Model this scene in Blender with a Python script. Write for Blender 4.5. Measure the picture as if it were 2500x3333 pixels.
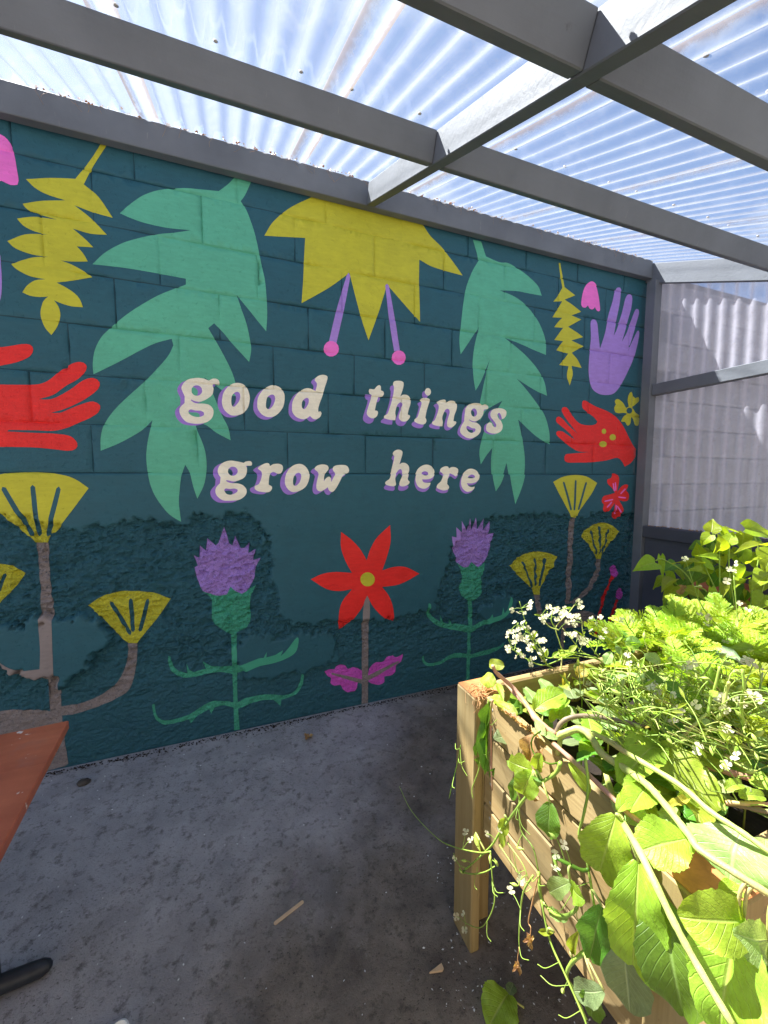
import bpy, math, random
import numpy as np
from mathutils import Vector, Matrix, Quaternion, noise
from mathutils.geometry import delaunay_2d_cdt

for o in list(bpy.data.objects):
    bpy.data.objects.remove(o)
scene = bpy.context.scene
col = scene.collection
R = math.radians

# ------------------------------------------------------------------ camera
CAM_H, FOCAL = 1.41, 1300.0            # focal length in photograph pixels (2500 x 3333)
YAW, PITCH = R(21.0), R(5.0)
cd = bpy.data.cameras.new('camera')
cam = bpy.data.objects.new('camera', cd)
col.objects.link(cam)
cam.location = (0, 0, CAM_H)
cam.rotation_euler = (R(90) - PITCH, 0, -YAW)
cd.sensor_fit = 'VERTICAL'
cd.sensor_height = 36.0
cd.sensor_width = 27.0
cd.lens = 36.0 * FOCAL / 3333.0
cd.clip_start = 0.02
cd.clip_end = 500
scene.camera = cam
scene.render.resolution_x, scene.render.resolution_y = 768, 1024

# ------------------------------------------------------------------ sky, sun, exposure
SUN_EL, SUN_AZ = R(56.8), R(-38.0)      # azimuth from +Y towards +X
w = bpy.data.worlds.new('World')
scene.world = w
w.use_nodes = True
nt = w.node_tree
nt.nodes.clear()
out = nt.nodes.new('ShaderNodeOutputWorld')
bg = nt.nodes.new('ShaderNodeBackground')
sky = nt.nodes.new('ShaderNodeTexSky')
sky.sky_type = 'NISHITA'
sky.sun_disc = False
sky.sun_elevation = SUN_EL
sky.sun_rotation = SUN_AZ
sky.air_density = 0.85
sky.dust_density = 0.2
sky.ozone_density = 1.5
sky.altitude = 400
tc = nt.nodes.new('ShaderNodeTexCoord')
cl = nt.nodes.new('ShaderNodeTexNoise')
cl.inputs['Scale'].default_value = 2.6
cl.inputs['Detail'].default_value = 7
cl.inputs['Roughness'].default_value = 0.6
mp = nt.nodes.new('ShaderNodeMapping')
mp.inputs['Scale'].default_value = (1, 1, 2.2)
mp.inputs['Location'].default_value = (0.4, 0.1, 0.7)
rp = nt.nodes.new('ShaderNodeValToRGB')
rp.color_ramp.elements[0].position = 0.52
rp.color_ramp.elements[1].position = 0.75
mx = nt.nodes.new('ShaderNodeMix')
mx.data_type = 'RGBA'
mx.inputs['B'].default_value = (4.6, 4.8, 5.2, 1)
nt.links.new(tc.outputs['Generated'], mp.inputs['Vector'])
nt.links.new(mp.outputs['Vector'], cl.inputs['Vector'])
nt.links.new(cl.outputs['Fac'], rp.inputs['Fac'])
nt.links.new(rp.outputs['Color'], mx.inputs['Factor'])
nt.links.new(sky.outputs['Color'], mx.inputs['A'])
nt.links.new(mx.outputs['Result'], bg.inputs['Color'])
bg.inputs['Strength'].default_value = 0.05
nt.links.new(bg.outputs['Background'], out.inputs['Surface'])

sd = bpy.data.lights.new('sun', 'SUN')
sun = bpy.data.objects.new('sun', sd)
col.objects.link(sun)
sun_dir = Vector((math.sin(SUN_AZ) * math.cos(SUN_EL), math.cos(SUN_AZ) * math.cos(SUN_EL), math.sin(SUN_EL)))
sun.rotation_euler = sun_dir.to_track_quat('Z', 'Y').to_euler()
sun.location = (0, 0, 8)
sd.energy = 5.0
sd.angle = R(0.53)
sd.color = (1.0, 0.955, 0.88)
scene.view_settings.view_transform = 'Standard'
scene.view_settings.look = 'None'
scene.view_settings.gamma = 1
scene.view_settings.use_curve_mapping = False
scene.view_settings.exposure = 2.26
scene.render.engine = 'CYCLES'
scene.cycles.transparent_max_bounces = 14
scene.cycles.max_bounces = 7
scene.cycles.transmission_bounces = 6
scene.cycles.diffuse_bounces = 4
scene.cycles.caustics_reflective = False
scene.cycles.caustics_refractive = False

# ------------------------------------------------------------------ helpers
_F = Vector((math.sin(YAW) * math.cos(PITCH), math.cos(YAW) * math.cos(PITCH), -math.sin(PITCH)))
_R = Vector((math.cos(YAW), -math.sin(YAW), 0))
_U = _R.cross(_F)
CAMP = Vector((0, 0, CAM_H))


def at(px, py, mode, val):
    """point of the place seen at a photograph pixel, on the plane X=, Y=, Z= or at depth d"""
    d = _F + _R * ((px - 1250.0) / FOCAL) - _U * ((py - 1666.5) / FOCAL)
    if mode == 'd':
        return CAMP + d * val
    k = 'XYZ'.index(mode)
    return CAMP + d * ((val - CAMP[k]) / d[k])


def depth(p):
    return (Vector(p) - CAMP).dot(_F)


def srgb(r, g, b):
    def f(c):
        c /= 255.0
        return c / 12.92 if c <= 0.04045 else ((c + 0.055) / 1.055) ** 2.4
    return (f(r), f(g), f(b), 1.0)


def tag(o, label=None, cat=None, group=None, kind=None):
    if label: o['label'] = label
    if cat: o['category'] = cat
    if group: o['group'] = group
    if kind: o['kind'] = kind
    return o


def thing(name, loc, label, cat, group=None):
    o = bpy.data.objects.new(name, None)
    o.empty_display_size = 0.05
    o.location = loc
    col.objects.link(o)
    return tag(o, label, cat, group)


def attach(o, parent):
    """parent without moving; all transforms here are known from location/matrix_basis"""
    if parent is not None:
        o.parent = parent
        m = parent.matrix_basis.copy()
        p = parent
        while p.parent is not None:
            m = p.parent.matrix_basis @ p.matrix_parent_inverse @ m
            p = p.parent
        o.matrix_parent_inverse = m.inverted()
    return o


def mesh_obj(name, me, parent=None, matrix=None):
    o = bpy.data.objects.new(name, me)
    if matrix is not None:
        o.matrix_basis = matrix
    col.objects.link(o)
    attach(o, parent)
    return o


class MB:
    """collects shapes for ONE mesh object"""
    def __init__(self):
        self.v, self.f, self.smooth = [], [], []

    def add(self, verts, faces, smooth=False):
        n = len(self.v)
        self.v += [tuple(p) for p in verts]
        self.f += [tuple(i + n for i in f) for f in faces]
        self.smooth += [smooth] * len(faces)

    def box(self, x0, x1, y0, y1, z0, z1, bev=0.0, M=None):
        b = min(bev, (x1 - x0) * .49, (y1 - y0) * .49, (z1 - z0) * .49)
        if b <= 0:
            vs = [(x, y, z) for x in (x0, x1) for y in (y0, y1) for z in (z0, z1)]
            fs = [(0, 1, 3, 2), (4, 6, 7, 5), (0, 4, 5, 1), (2, 3, 7, 6), (0, 2, 6, 4), (1, 5, 7, 3)]
        else:
            vs, idx = [], {}
            for i, (xa, sx) in enumerate(((x0, 1), (x1, -1))):
                for j, (ya, sy) in enumerate(((y0, 1), (y1, -1))):
                    for k, (za, sz) in enumerate(((z0, 1), (z1, -1))):
                        for a in range(3):
                            idx[i, j, k, a] = len(vs)
                            vs.append((xa + sx * b * (a != 0), ya + sy * b * (a != 1), za + sz * b * (a != 2)))
            fs = []
            for i in (0, 1):
                q = [idx[i, 0, 0, 0], idx[i, 1, 0, 0], idx[i, 1, 1, 0], idx[i, 0, 1, 0]]
                fs.append(q if i else q[::-1])
                q = [idx[0, i, 0, 1], idx[1, i, 0, 1], idx[1, i, 1, 1], idx[0, i, 1, 1]]
                fs.append(q[::-1] if i else q)
                q = [idx[0, 0, i, 2], idx[1, 0, i, 2], idx[1, 1, i, 2], idx[0, 1, i, 2]]
                fs.append(q if i else q[::-1])
            for j in (0, 1):
                for k in (0, 1):
                    q = [idx[0, j, k, 1], idx[1, j, k, 1], idx[1, j, k, 2], idx[0, j, k, 2]]
                    fs.append(q if j == k else q[::-1])
                    q = [idx[j, 0, k, 0], idx[j, 1, k, 0], idx[j, 1, k, 2], idx[j, 0, k, 2]]
                    fs.append(q[::-1] if j == k else q)
                    q = [idx[j, k, 0, 0], idx[j, k, 1, 0], idx[j, k, 1, 1], idx[j, k, 0, 1]]
                    fs.append(q if j == k else q[::-1])
            for i in (0, 1):
                for j in (0, 1):
                    for k in (0, 1):
                        q = [idx[i, j, k, 0], idx[i, j, k, 1], idx[i, j, k, 2]]
                        fs.append(q[::-1] if (i + j + k) % 2 == 0 else q)
        if M is not None:
            vs = [tuple(M @ Vector(p)) for p in vs]
        self.add(vs, fs)
        return self

    def tube(self, pts, rad, n=6, cap=True):
        pts = [Vector(p) for p in pts]
        m = len(pts)
        rr = rad if isinstance(rad, (list, tuple)) else [rad] * m
        t0 = (pts[1] - pts[0]).normalized()
        nrm = t0.orthogonal().normalized()
        vs = []
        for i, p in enumerate(pts):
            t = (pts[min(i + 1, m - 1)] - pts[max(i - 1, 0)])
            t = t.normalized() if t.length > 1e-9 else t0
            nrm = (nrm - t * nrm.dot(t))
            nrm = nrm.normalized() if nrm.length > 1e-6 else t.orthogonal().normalized()
            bn = t.cross(nrm)
            for k in range(n):
                a = 2 * math.pi * k / n
                vs.append(p + (nrm * math.cos(a) + bn * math.sin(a)) * rr[i])
        fs = [(i * n + k, i * n + (k + 1) % n, (i + 1) * n + (k + 1) % n, (i + 1) * n + k) for i in range(m - 1) for k in range(n)]
        if cap:
            fs.append(tuple(range(n))[::-1])
            fs.append(tuple((m - 1) * n + k for k in range(n)))
        self.add(vs, fs, True)
        return self

    def lathe(self, prof, n=10, M=None):
        vs = [(r * math.cos(2 * math.pi * k / n), r * math.sin(2 * math.pi * k / n), z) for r, z in prof for k in range(n)]
        if M is not None:
            vs = [tuple(M @ Vector(p)) for p in vs]
        fs = [(i * n + k, i * n + (k + 1) % n, (i + 1) * n + (k + 1) % n, (i + 1) * n + k) for i in range(len(prof) - 1) for k in range(n)]
        self.add(vs, fs, True)
        return self

    def mesh(self, name, mat):
        me = bpy.data.meshes.new(name)
        me.from_pydata(self.v, [], self.f)
        me.polygons.foreach_set('use_smooth', self.smooth)
        me.materials.append(mat)
        me.update()
        return me

    def build(self, name, mat, parent=None):
        return mesh_obj(name, self.mesh(name, mat), parent)


def spline(pts, n=6):
    """open Catmull-Rom through 3-D points"""
    pts = [Vector(p) for p in pts]
    if len(pts) < 3:
        return [pts[0].lerp(pts[-1], i / n) for i in range(n + 1)]
    o = []
    for i in range(len(pts) - 1):
        p1, p2 = pts[i], pts[i + 1]
        p0 = pts[i - 1] if i else p1 * 2 - p2
        p3 = pts[i + 2] if i + 2 < len(pts) else p2 * 2 - p1
        for k in range(n):
            t = k / n
            o.append(0.5 * ((2 * p1) + (p2 - p0) * t + (2 * p0 - 5 * p1 + 4 * p2 - p3) * t * t + (3 * p1 - p0 - 3 * p2 + p3) * t ** 3))
    o.append(pts[-1])
    return o


# ------------------------------------------------------------------ material helpers
class NT:
    def __init__(self, name):
        self.m = bpy.data.materials.new(name)
        self.m.use_nodes = True
        self.t = self.m.node_tree
        self.t.nodes.clear()
        self.out = self.t.nodes.new('ShaderNodeOutputMaterial')

    def set(self, nd, k, v):
        if isinstance(v, bpy.types.NodeSocket):
            self.t.links.new(v, nd.inputs[k])
        else:
            nd.inputs[k].default_value = v

    def tex(self, vec, scale, detail=4, rough=.55, dist=0.0):
        nd = self.t.nodes.new('ShaderNodeTexNoise')
        self.set(nd, 'Vector', vec)
        nd.inputs['Scale'].default_value = scale
        nd.inputs['Detail'].default_value = detail
        nd.inputs['Roughness'].default_value = rough
        nd.inputs['Distortion'].default_value = dist
        return nd.outputs['Fac']

    def ramp(self, fac, a, b, ca=(0, 0, 0, 1), cb=(1, 1, 1, 1)):
        nd = self.t.nodes.new('ShaderNodeValToRGB')
        self.set(nd, 'Fac', fac)
        e = nd.color_ramp.elements
        e[0].position, e[1].position = a, b
        e[0].color, e[1].color = ca, cb
        return nd.outputs['Color']

    def mix(self, fac, a, b, blend='MIX'):
        nd = self.t.nodes.new('ShaderNodeMix')
        nd.data_type = 'RGBA'
        nd.blend_type = blend
        self.set(nd, 'Factor', fac)
        self.set(nd, 'A', a)
        self.set(nd, 'B', b)
        return nd.outputs['Result']

    def math(self, op, a, b=0.0, clamp=False):
        nd = self.t.nodes.new('ShaderNodeMath')
        nd.operation = op
        nd.use_clamp = clamp
        self.set(nd, 0, a)
        self.set(nd, 1, b)
        return nd.outputs[0]

    def coord(self, which='Object'):
        return self.t.nodes.new('ShaderNodeTexCoord').outputs[which]

    def mapping(self, vec, scale=(1, 1, 1), rot=(0, 0, 0), loc=(0, 0, 0)):
        nd = self.t.nodes.new('ShaderNodeMapping')
        self.set(nd, 'Vector', vec)
        nd.inputs['Scale'].default_value = scale
        nd.inputs['Rotation'].default_value = rot
        nd.inputs['Location'].default_value = loc
        return nd.outputs['Vector']

    def bump(self, h, strength, dist, normal=None):
        nd = self.t.nodes.new('ShaderNodeBump')
        self.set(nd, 'Height', h)
        self.set(nd, 'Strength', strength)
        nd.inputs['Distance'].default_value = dist
        if normal is not None:
            self.set(nd, 'Normal', normal)
        return nd.outputs['Normal']

    def attr(self, name):
        nd = self.t.nodes.new('ShaderNodeAttribute')
        nd.attribute_name = name
        return nd.outputs['Fac']

    def principled(self, colr, rough=.6, normal=None, spec=.4):
        nd = self.t.nodes.new('ShaderNodeBsdfPrincipled')
        self.set(nd, 'Base Color', colr)
        self.set(nd, 'Roughness', rough)
        nd.inputs['Specular IOR Level'].default_value = spec
        if normal is not None:
            self.set(nd, 'Normal', normal)
        return nd.outputs['BSDF']

    def done(self, shader):
        self.t.links.new(shader, self.out.inputs['Surface'])
        return self.m


def shade(c, k):
    return (c[0] * k, c[1] * k, c[2] * k, 1)

# ------------------------------------------------------------------ materials of the place
def wall_paint(name, c, rough=.55, worn=0.0):
    N = NT(name)
    v = N.coord('Object')
    rg = N.attr('rough')
    big = N.tex(v, 1.7, 3)
    mid = N.tex(v, 14, 5)
    fine = N.tex(N.mapping(v, (1, 1, 1.5)), 95, 4, .6)
    pit = N.ramp(N.tex(v, 60, 3, .6), .30, .40)
    c1 = N.mix(N.ramp(big, .3, .7), shade(c, .88), shade(c, 1.1))
    c1 = N.mix(N.ramp(mid, .35, .7), shade(c, .9), c1)
    brush = N.tex(N.mapping(v, (18, 18, 70), (0, .5, 0)), 1.0, 4, .65)
    c1 = N.mix(N.math('MULTIPLY', N.ramp(brush, .42, .68), .36), c1, shade(c, 1.22))
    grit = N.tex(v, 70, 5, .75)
    c1 = N.mix(N.math('MULTIPLY', N.ramp(grit, .52, .7), N.math('MULTIPLY', rg, .7)), c1, shade(c, 1.9))  # relief highlights painted into the rough areas, offsetting their self-shadowing
    c1 = N.mix(N.math('MULTIPLY', N.ramp(grit, .46, .34), N.math('MULTIPLY', rg, .32)), c1, shade(c, .5))
    if worn:
        gaps = N.ramp(N.tex(v, 120, 4, .7), .56, .66)
        gm = N.math('MULTIPLY', N.math('MULTIPLY', gaps, rg), worn)
        c1 = N.mix(gm, c1, srgb(24, 58, 70))
    h = N.math('ADD', N.math('MULTIPLY', fine, .5), N.math('MULTIPLY', pit, .8))
    n1 = N.bump(h, .6, .0035)
    crag = N.tex(v, 38, 6, .68, .4)
    crag2 = N.tex(N.mapping(v, (1, 1, 2.0)), 85, 4, .6)
    hr = N.math('MULTIPLY', N.math('ADD', crag, N.math('MULTIPLY', crag2, .5)), rg)
    n2 = N.bump(hr, .75, .018, n1)
    return N.done(N.principled(c1, N.math('ADD', rough, N.math('MULTIPLY', mid, .15)), n2, .35))


PAINT = {
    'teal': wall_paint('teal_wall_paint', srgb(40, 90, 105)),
    'yellow': wall_paint('chartreuse_paint', srgb(194, 190, 52), .5, .6),
    'green': wall_paint('sea_green_paint', srgb(90, 176, 147), .5, .5),
    'pink': wall_paint('pink_paint', srgb(242, 116, 208), .5),
    'purple': wall_paint('violet_paint', srgb(166, 132, 214), .5, .8),
    'red': wall_paint('scarlet_paint', srgb(232, 42, 40), .5, .5),
    'grey': wall_paint('taupe_paint', srgb(138, 128, 128), .55, .9),
    'magenta': wall_paint('magenta_paint', srgb(206, 84, 196), .5, .6),
    'cream': wall_paint('cream_paint', srgb(242, 236, 218), .5),
    'lavender': wall_paint('lavender_paint', srgb(156, 120, 210), .5),
    'thistle_green': wall_paint('jade_paint', srgb(66, 160, 132), .5, .9),
}


def grey_block_mat():
    N = NT('grey_blockwork')
    v = N.coord('Object')
    c = N.mix(N.ramp(N.tex(v, 5, 5), .3, .7), srgb(120, 118, 122), srgb(165, 163, 165))
    return N.done(N.principled(c, .85, N.bump(N.tex(v, 90, 4), .5, .004)))


def timber_paint(name, c):
    N = NT(name)
    v = N.coord('Object')
    g = N.tex(N.mapping(v, (3, 60, 60)), 1.0, 4)
    big = N.tex(v, 3.5, 5)
    c1 = N.mix(N.ramp(big, .3, .75), shade(c, .82), shade(c, 1.18))
    scuff = N.ramp(N.tex(v, 11, 8, .7, .6), .66, .76)
    c1 = N.mix(N.math('MULTIPLY', scuff, .6), c1, srgb(66, 60, 54))
    scr_ = N.ramp(N.tex(N.mapping(v, (70, 8, 8), (.3, .2, .6)), 1.0, 3, .6), .70, .74)
    c1 = N.mix(N.math('MULTIPLY', scr_, .35), c1, srgb(150, 148, 142))
    h = N.math('ADD', N.math('MULTIPLY', g, .6), N.math('MULTIPLY', N.tex(v, 40, 4), .5))
    return N.done(N.principled(c1, N.math('ADD', .5, N.math('MULTIPLY', big, .2)), N.bump(h, .5, .003), .3))


def clear_sheet(name, base, tint, milky, dirt, white):
    """thin corrugated plastic: see-through, a little milky and dirty, glossy"""
    N = NT(name)
    v = N.coord('Object')
    lw = N.t.nodes.new('ShaderNodeLayerWeight')
    lw.inputs['Blend'].default_value = .28
    d1 = N.ramp(N.tex(v, 9, 8, .72, .5), .5, .75)
    st = N.ramp(N.tex(N.mapping(v, (26, 1.2, 1.2)), 1.0, 5, .6), .5, .8)
    spk = N.ramp(N.tex(v, 130, 3, .7), .60, .72)
    uvs = N.t.nodes.new('ShaderNodeSeparateXYZ')
    N.set(uvs, 'Vector', N.coord('UV'))
    eu = N.math('ABSOLUTE', N.math('SUBTRACT', uvs.outputs['X'], .5))
    lap = N.ramp(N.math('ADD', eu, N.math('MULTIPLY', N.tex(v, 22, 6, .75), .05)), .488, .512)
    alg = N.ramp(N.tex(v, 34, 7, .75, .6), .60, .70)
    tr = N.t.nodes.new('ShaderNodeBsdfTransparent')
    tr.inputs['Color'].default_value = tint
    df = N.t.nodes.new('ShaderNodeBsdfDiffuse')
    tl = N.t.nodes.new('ShaderNodeBsdfTranslucent')
    cc = N.mix(N.math('MULTIPLY', spk, .6), white, srgb(150, 130, 100))
    cc = N.mix(N.math('MAXIMUM', N.math('MULTIPLY', lap, .85), N.math('MULTIPLY', alg, .5)), cc, srgb(140, 112, 84))
    N.set(df, 'Color', cc)
    N.set(tl, 'Color', cc)
    half = N.t.nodes.new('ShaderNodeMixShader')
    half.inputs[0].default_value = .68
    N.t.links.new(df.outputs[0], half.inputs[1])
    N.t.links.new(tl.outputs[0], half.inputs[2])
    f = N.math('MULTIPLY', lw.outputs['Facing'], milky)
    f = N.math('ADD', f, base)
    dd = N.math('MULTIPLY', N.math('ADD', N.math('ADD', d1, N.math('MULTIPLY', st, .8)), spk), dirt)
    f = N.math('ADD', f, dd)
    f = N.math('ADD', f, N.math('MULTIPLY', lap, .45))
    f = N.math('ADD', f, N.math('MULTIPLY', alg, .16), True)
    m1 = N.t.nodes.new('ShaderNodeMixShader')
    N.set(m1, 0, f)
    N.t.links.new(tr.outputs[0], m1.inputs[1])
    N.t.links.new(half.outputs[0], m1.inputs[2])
    gl = N.t.nodes.new('ShaderNodeBsdfGlossy')
    gl.inputs['Roughness'].default_value = .12
    fr = N.t.nodes.new('ShaderNodeFresnel')
    fr.inputs['IOR'].default_value = 1.45
    m2 = N.t.nodes.new('ShaderNodeMixShader')
    N.set(m2, 0, N.math('MULTIPLY', fr.outputs[0], .7))
    N.t.links.new(m1.outputs[0], m2.inputs[1])
    N.t.links.new(gl.outputs[0], m2.inputs[2])
    return N.done(m2.outputs[0])


def concrete_mat():
    N = NT('stained_concrete')
    v = N.coord('Object')
    a = N.tex(v, 1.3, 5, .6, .3)
    b = N.tex(v, 6, 7, .65, .3)
    fine = N.tex(N.mapping(v, (1, 1.5, 1), (0, 0, .6)), 95, 6, .72)
    vf = N.tex(v, 220, 3, .6)
    c = N.mix(N.ramp(b, .3, .7), srgb(144, 141, 142), srgb(178, 174, 175))
    # browner, dirtier towards the planter; lilac sheen of floor paint further in
    sx = N.t.nodes.new('ShaderNodeSeparateXYZ')
    N.set(sx, 'Vector', v)
    br = N.math('ADD', N.math('MULTIPLY', sx.outputs['Y'], -.75), N.math('MULTIPLY', sx.outputs['X'], .75))
    br = N.math('ADD', br, N.math('MULTIPLY', a, 1.7))
    brm = N.ramp(N.math('ADD', br, .34), .1, .6)
    c = N.mix(N.math('MULTIPLY', brm, .9), c, N.mix(N.ramp(b, .35, .7), srgb(84, 74, 64), srgb(136, 124, 110)))
    moss = N.ramp(N.tex(v, 24, 8, .75), .52, .64)
    c = N.mix(N.math('MULTIPLY', moss, .65), c, srgb(66, 61, 52))
    white = N.ramp(N.tex(v, 3.2, 8, .75, 1.2), .64, .78)
    c = N.mix(N.math('MULTIPLY', white, .55), c, srgb(190, 186, 180))
    pinkp = N.ramp(N.tex(N.mapping(v, loc=(3.1, 1.7, 0)), 2.2, 7, .7), .66, .76)
    c = N.mix(N.math('MULTIPLY', pinkp, .4), c, srgb(176, 130, 176))
    tealp = N.ramp(N.tex(N.mapping(v, loc=(7.3, 4.1, 0)), 1.9, 6, .7), .66, .78)
    c = N.mix(N.math('MULTIPLY', tealp, .45), c, srgb(50, 92, 100))
    speck = N.ramp(vf, .68, .74)
    c = N.mix(N.math('MULTIPLY', speck, .28), c, srgb(200, 198, 192))
    dark = N.ramp(fine, .36, .43, srgb(70, 64, 58), (1, 1, 1, 1))
    c = N.mix(N.math('MULTIPLY', N.ramp(N.tex(v, 2.6, 4, .6), .3, .6), .95), c, dark, 'MULTIPLY')
    h = N.math('ADD', N.math('MULTIPLY', fine, .8), N.math('MULTIPLY', vf, .4))
    n = N.bump(h, .6, .006)
    return N.done(N.principled(c, N.math('ADD', .45, N.math('MULTIPLY', b, .4)), n, .35))


def plain(name, c, rough=.6, var=.15, scale=20, bump=.2, spec=.4):
    N = NT(name)
    v = N.coord('Object')
    t = N.tex(v, scale, 5)
    cc = N.mix(N.ramp(t, .3, .7), shade(c, 1 - var), shade(c, 1 + var))
    return N.done(N.principled(cc, rough, N.bump(t, bump, .003), spec))


def wood_mat(name, c_light, c_dark, axis, tone=1.0):
    """sawn softwood: growth-ring stripes along one axis, knots"""
    N = NT(name)
    v = N.coord('Object')
    sc = [26, 26, 26]
    sc['xyz'.index(axis)] = 1.1
    w = N.tex(N.mapping(v, sc), 1.0, 3, .5, .5)
    sc2 = [150, 150, 150]
    sc2['xyz'.index(axis)] = 3.0
    f = N.tex(N.mapping(v, sc2), 1.0, 3, .6)
    c = N.mix(N.ramp(w, .3, .68), c_light, c_dark)
    c = N.mix(N.math('MULTIPLY', N.ramp(f, .45, .7), .35), c, shade(c_dark, .75))
    big = N.tex(v, 4.0, 4)
    c = N.mix(N.math('MULTIPLY', N.ramp(big, .4, .75), .35), c, shade(c_dark, .8))
    kn = N.t.nodes.new('ShaderNodeTexVoronoi')
    N.set(kn, 'Vector', N.mapping(v, [9 if q > 5 else 4 for q in sc]))
    knm = N.ramp(kn.outputs['Distance'], .03, .07, (1, 1, 1, 1), (0, 0, 0, 1))
    c = N.mix(N.math('MULTIPLY', knm, .7), c, srgb(96, 56, 28))
    stain = N.ramp(N.tex(v, 9, 7, .7, .5), .56, .74)
    c = N.mix(N.math('MULTIPLY', stain, .45), c, srgb(104, 92, 66))
    n = N.bump(N.math('ADD', w, N.math('MULTIPLY', f, .6)), .45, .002)
    return N.done(N.principled(c, .7, n, .3))


def leaf_mat(name, c, c_vein, trans=.45, tcol=None, rough=.42, veins=9.0):
    """two-sided leaf with midrib and side veins drawn on its own UVs, and light shining through"""
    N = NT(name)
    uv = N.coord('UV')
    ob = N.coord('Object')
    sx = N.t.nodes.new('ShaderNodeSeparateXYZ')
    N.set(sx, 'Vector', uv)
    U, V = sx.outputs['X'], sx.outputs['Y']
    av = N.math('ABSOLUTE', N.math('SUBTRACT', V, .5))
    # side veins: stripes in u - k|v|
    s = N.math('SUBTRACT', U, N.math('MULTIPLY', av, .75))
    s = N.math('FRACT', N.math('MULTIPLY', s, veins))
    s = N.math('ABSOLUTE', N.math('SUBTRACT', s, .5))
    side = N.ramp(s, .0, .09, (1, 1, 1, 1), (0, 0, 0, 1))
    mid = N.ramp(av, .008, .04, (1, 1, 1, 1), (0, 0, 0, 1))
    oi = N.t.nodes.new('ShaderNodeObjectInfo')
    rnd = oi.outputs['Random']
    t = N.tex(ob, 9, 5)
    cc = N.mix(N.ramp(t, .3, .72), shade(c, .78), shade(c, 1.15))
    hs = N.t.nodes.new('ShaderNodeHueSaturation')
    N.set(hs, 'Color', cc)
    N.set(hs, 'Hue', N.math('ADD', .478, N.math('MULTIPLY', rnd, .05)))
    N.set(hs, 'Value', N.math('ADD', .78, N.math('MULTIPLY', rnd, .55)))
    cc = hs.outputs['Color']
    vm = N.math('MAXIMUM', N.math('MULTIPLY', side, .45), mid)
    cc = N.mix(N.math('MULTIPLY', vm, .65), cc, c_vein)
    spots = N.ramp(N.tex(ob, 30, 3, .6), .68, .76)
    cc = N.mix(N.math('MULTIPLY', spots, .25), cc, srgb(190, 190, 90))
    h = N.math('SUBTRACT', N.math('MULTIPLY', N.tex(ob, 22, 4), .5), N.math('MULTIPLY', vm, .8))
    n = N.bump(h, .55, .003)
    p = N.principled(cc, rough, n, .45)
    tl = N.t.nodes.new('ShaderNodeBsdfTranslucent')
    N.set(tl, 'Color', N.mix(.55, cc, tcol or (cc_t(c)), 'MIX'))
    N.set(tl, 'Normal', n)
    m = N.t.nodes.new('ShaderNodeMixShader')
    m.inputs[0].default_value = trans
    N.t.links.new(p, m.inputs[1])
    N.t.links.new(tl.outputs[0], m.inputs[2])
    return N.done(m.outputs[0])


def cc_t(c):
    return (min(1, c[0] * 1.9 + .05), min(1, c[1] * 1.7 + .06), c[2] * .55, 1)


MAT = {}
MAT['frame'] = timber_paint('slate_grey_timber_paint', srgb(108, 112, 119))
MAT['frame_dark'] = timber_paint('charcoal_timber_paint', srgb(80, 83, 94))
MAT['roof'] = clear_sheet('clear_corrugated_plastic', .0, (.86, .91, .975, 1), .40, .085, (.84, .87, .92, 1))
MAT['screen'] = clear_sheet('milky_corrugated_plastic', .52, (.92, .91, .97, 1), .6, .10, (.76, .75, .86, 1))
MAT['concrete'] = concrete_mat()
MAT['greyblock'] = grey_block_mat()
MAT['mortar'] = wall_paint('teal_mortar_paint', srgb(27, 66, 79))
MAT['house'] = plain('sun_bounce_render', srgb(156, 148, 134), .85, .06, 3, .1)
MAT['core'] = plain('wall_core_and_sun_block', srgb(110, 108, 106), .9)
MAT['zinc'] = plain('weathered_screw_metal', srgb(170, 160, 150), .5, .3, 60)
MAT['rust'] = plain('rusty_screw', srgb(120, 70, 44), .8, .3, 80)
MAT['table'] = None
MAT['iron'] = plain('black_powder_coat', srgb(42, 46, 54), .45, .2, 40, .1)
MAT['woodz'] = wood_mat('planter_wood_upright', srgb(174, 152, 106), srgb(152, 126, 80), 'z')
MAT['woodx'] = wood_mat('planter_wood_along', srgb(178, 154, 108), srgb(154, 126, 82), 'x')
MAT['woody'] = wood_mat('planter_wood_across', srgb(178, 154, 108), srgb(154, 126, 82), 'y')
MAT['endgrain'] = plain('orange_end_grain', srgb(176, 116, 66), .75, .25, 45, .5)
MAT['soil'] = plain('dark_compost', srgb(34, 25, 18), .95, .5, 60, .8)
MAT['stem'] = plain('green_stem', srgb(150, 178, 74), .45, .2, 30, .1)


def stalk_mat(name, c, c2):
    N = NT(name)
    v = N.coord('Object')
    t = N.ramp(N.tex(v, 16, 4, .6), .48, .68)
    f = N.tex(N.mapping(v, (1, 1, 1)), 160, 4, .7)
    cc = N.mix(t, c, c2)
    cc = N.mix(N.math('MULTIPLY', N.ramp(f, .4, .7), .3), cc, shade(c, .6))
    p = N.principled(cc, .5, N.bump(f, .5, .002), .35)
    return N.done(p)


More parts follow.
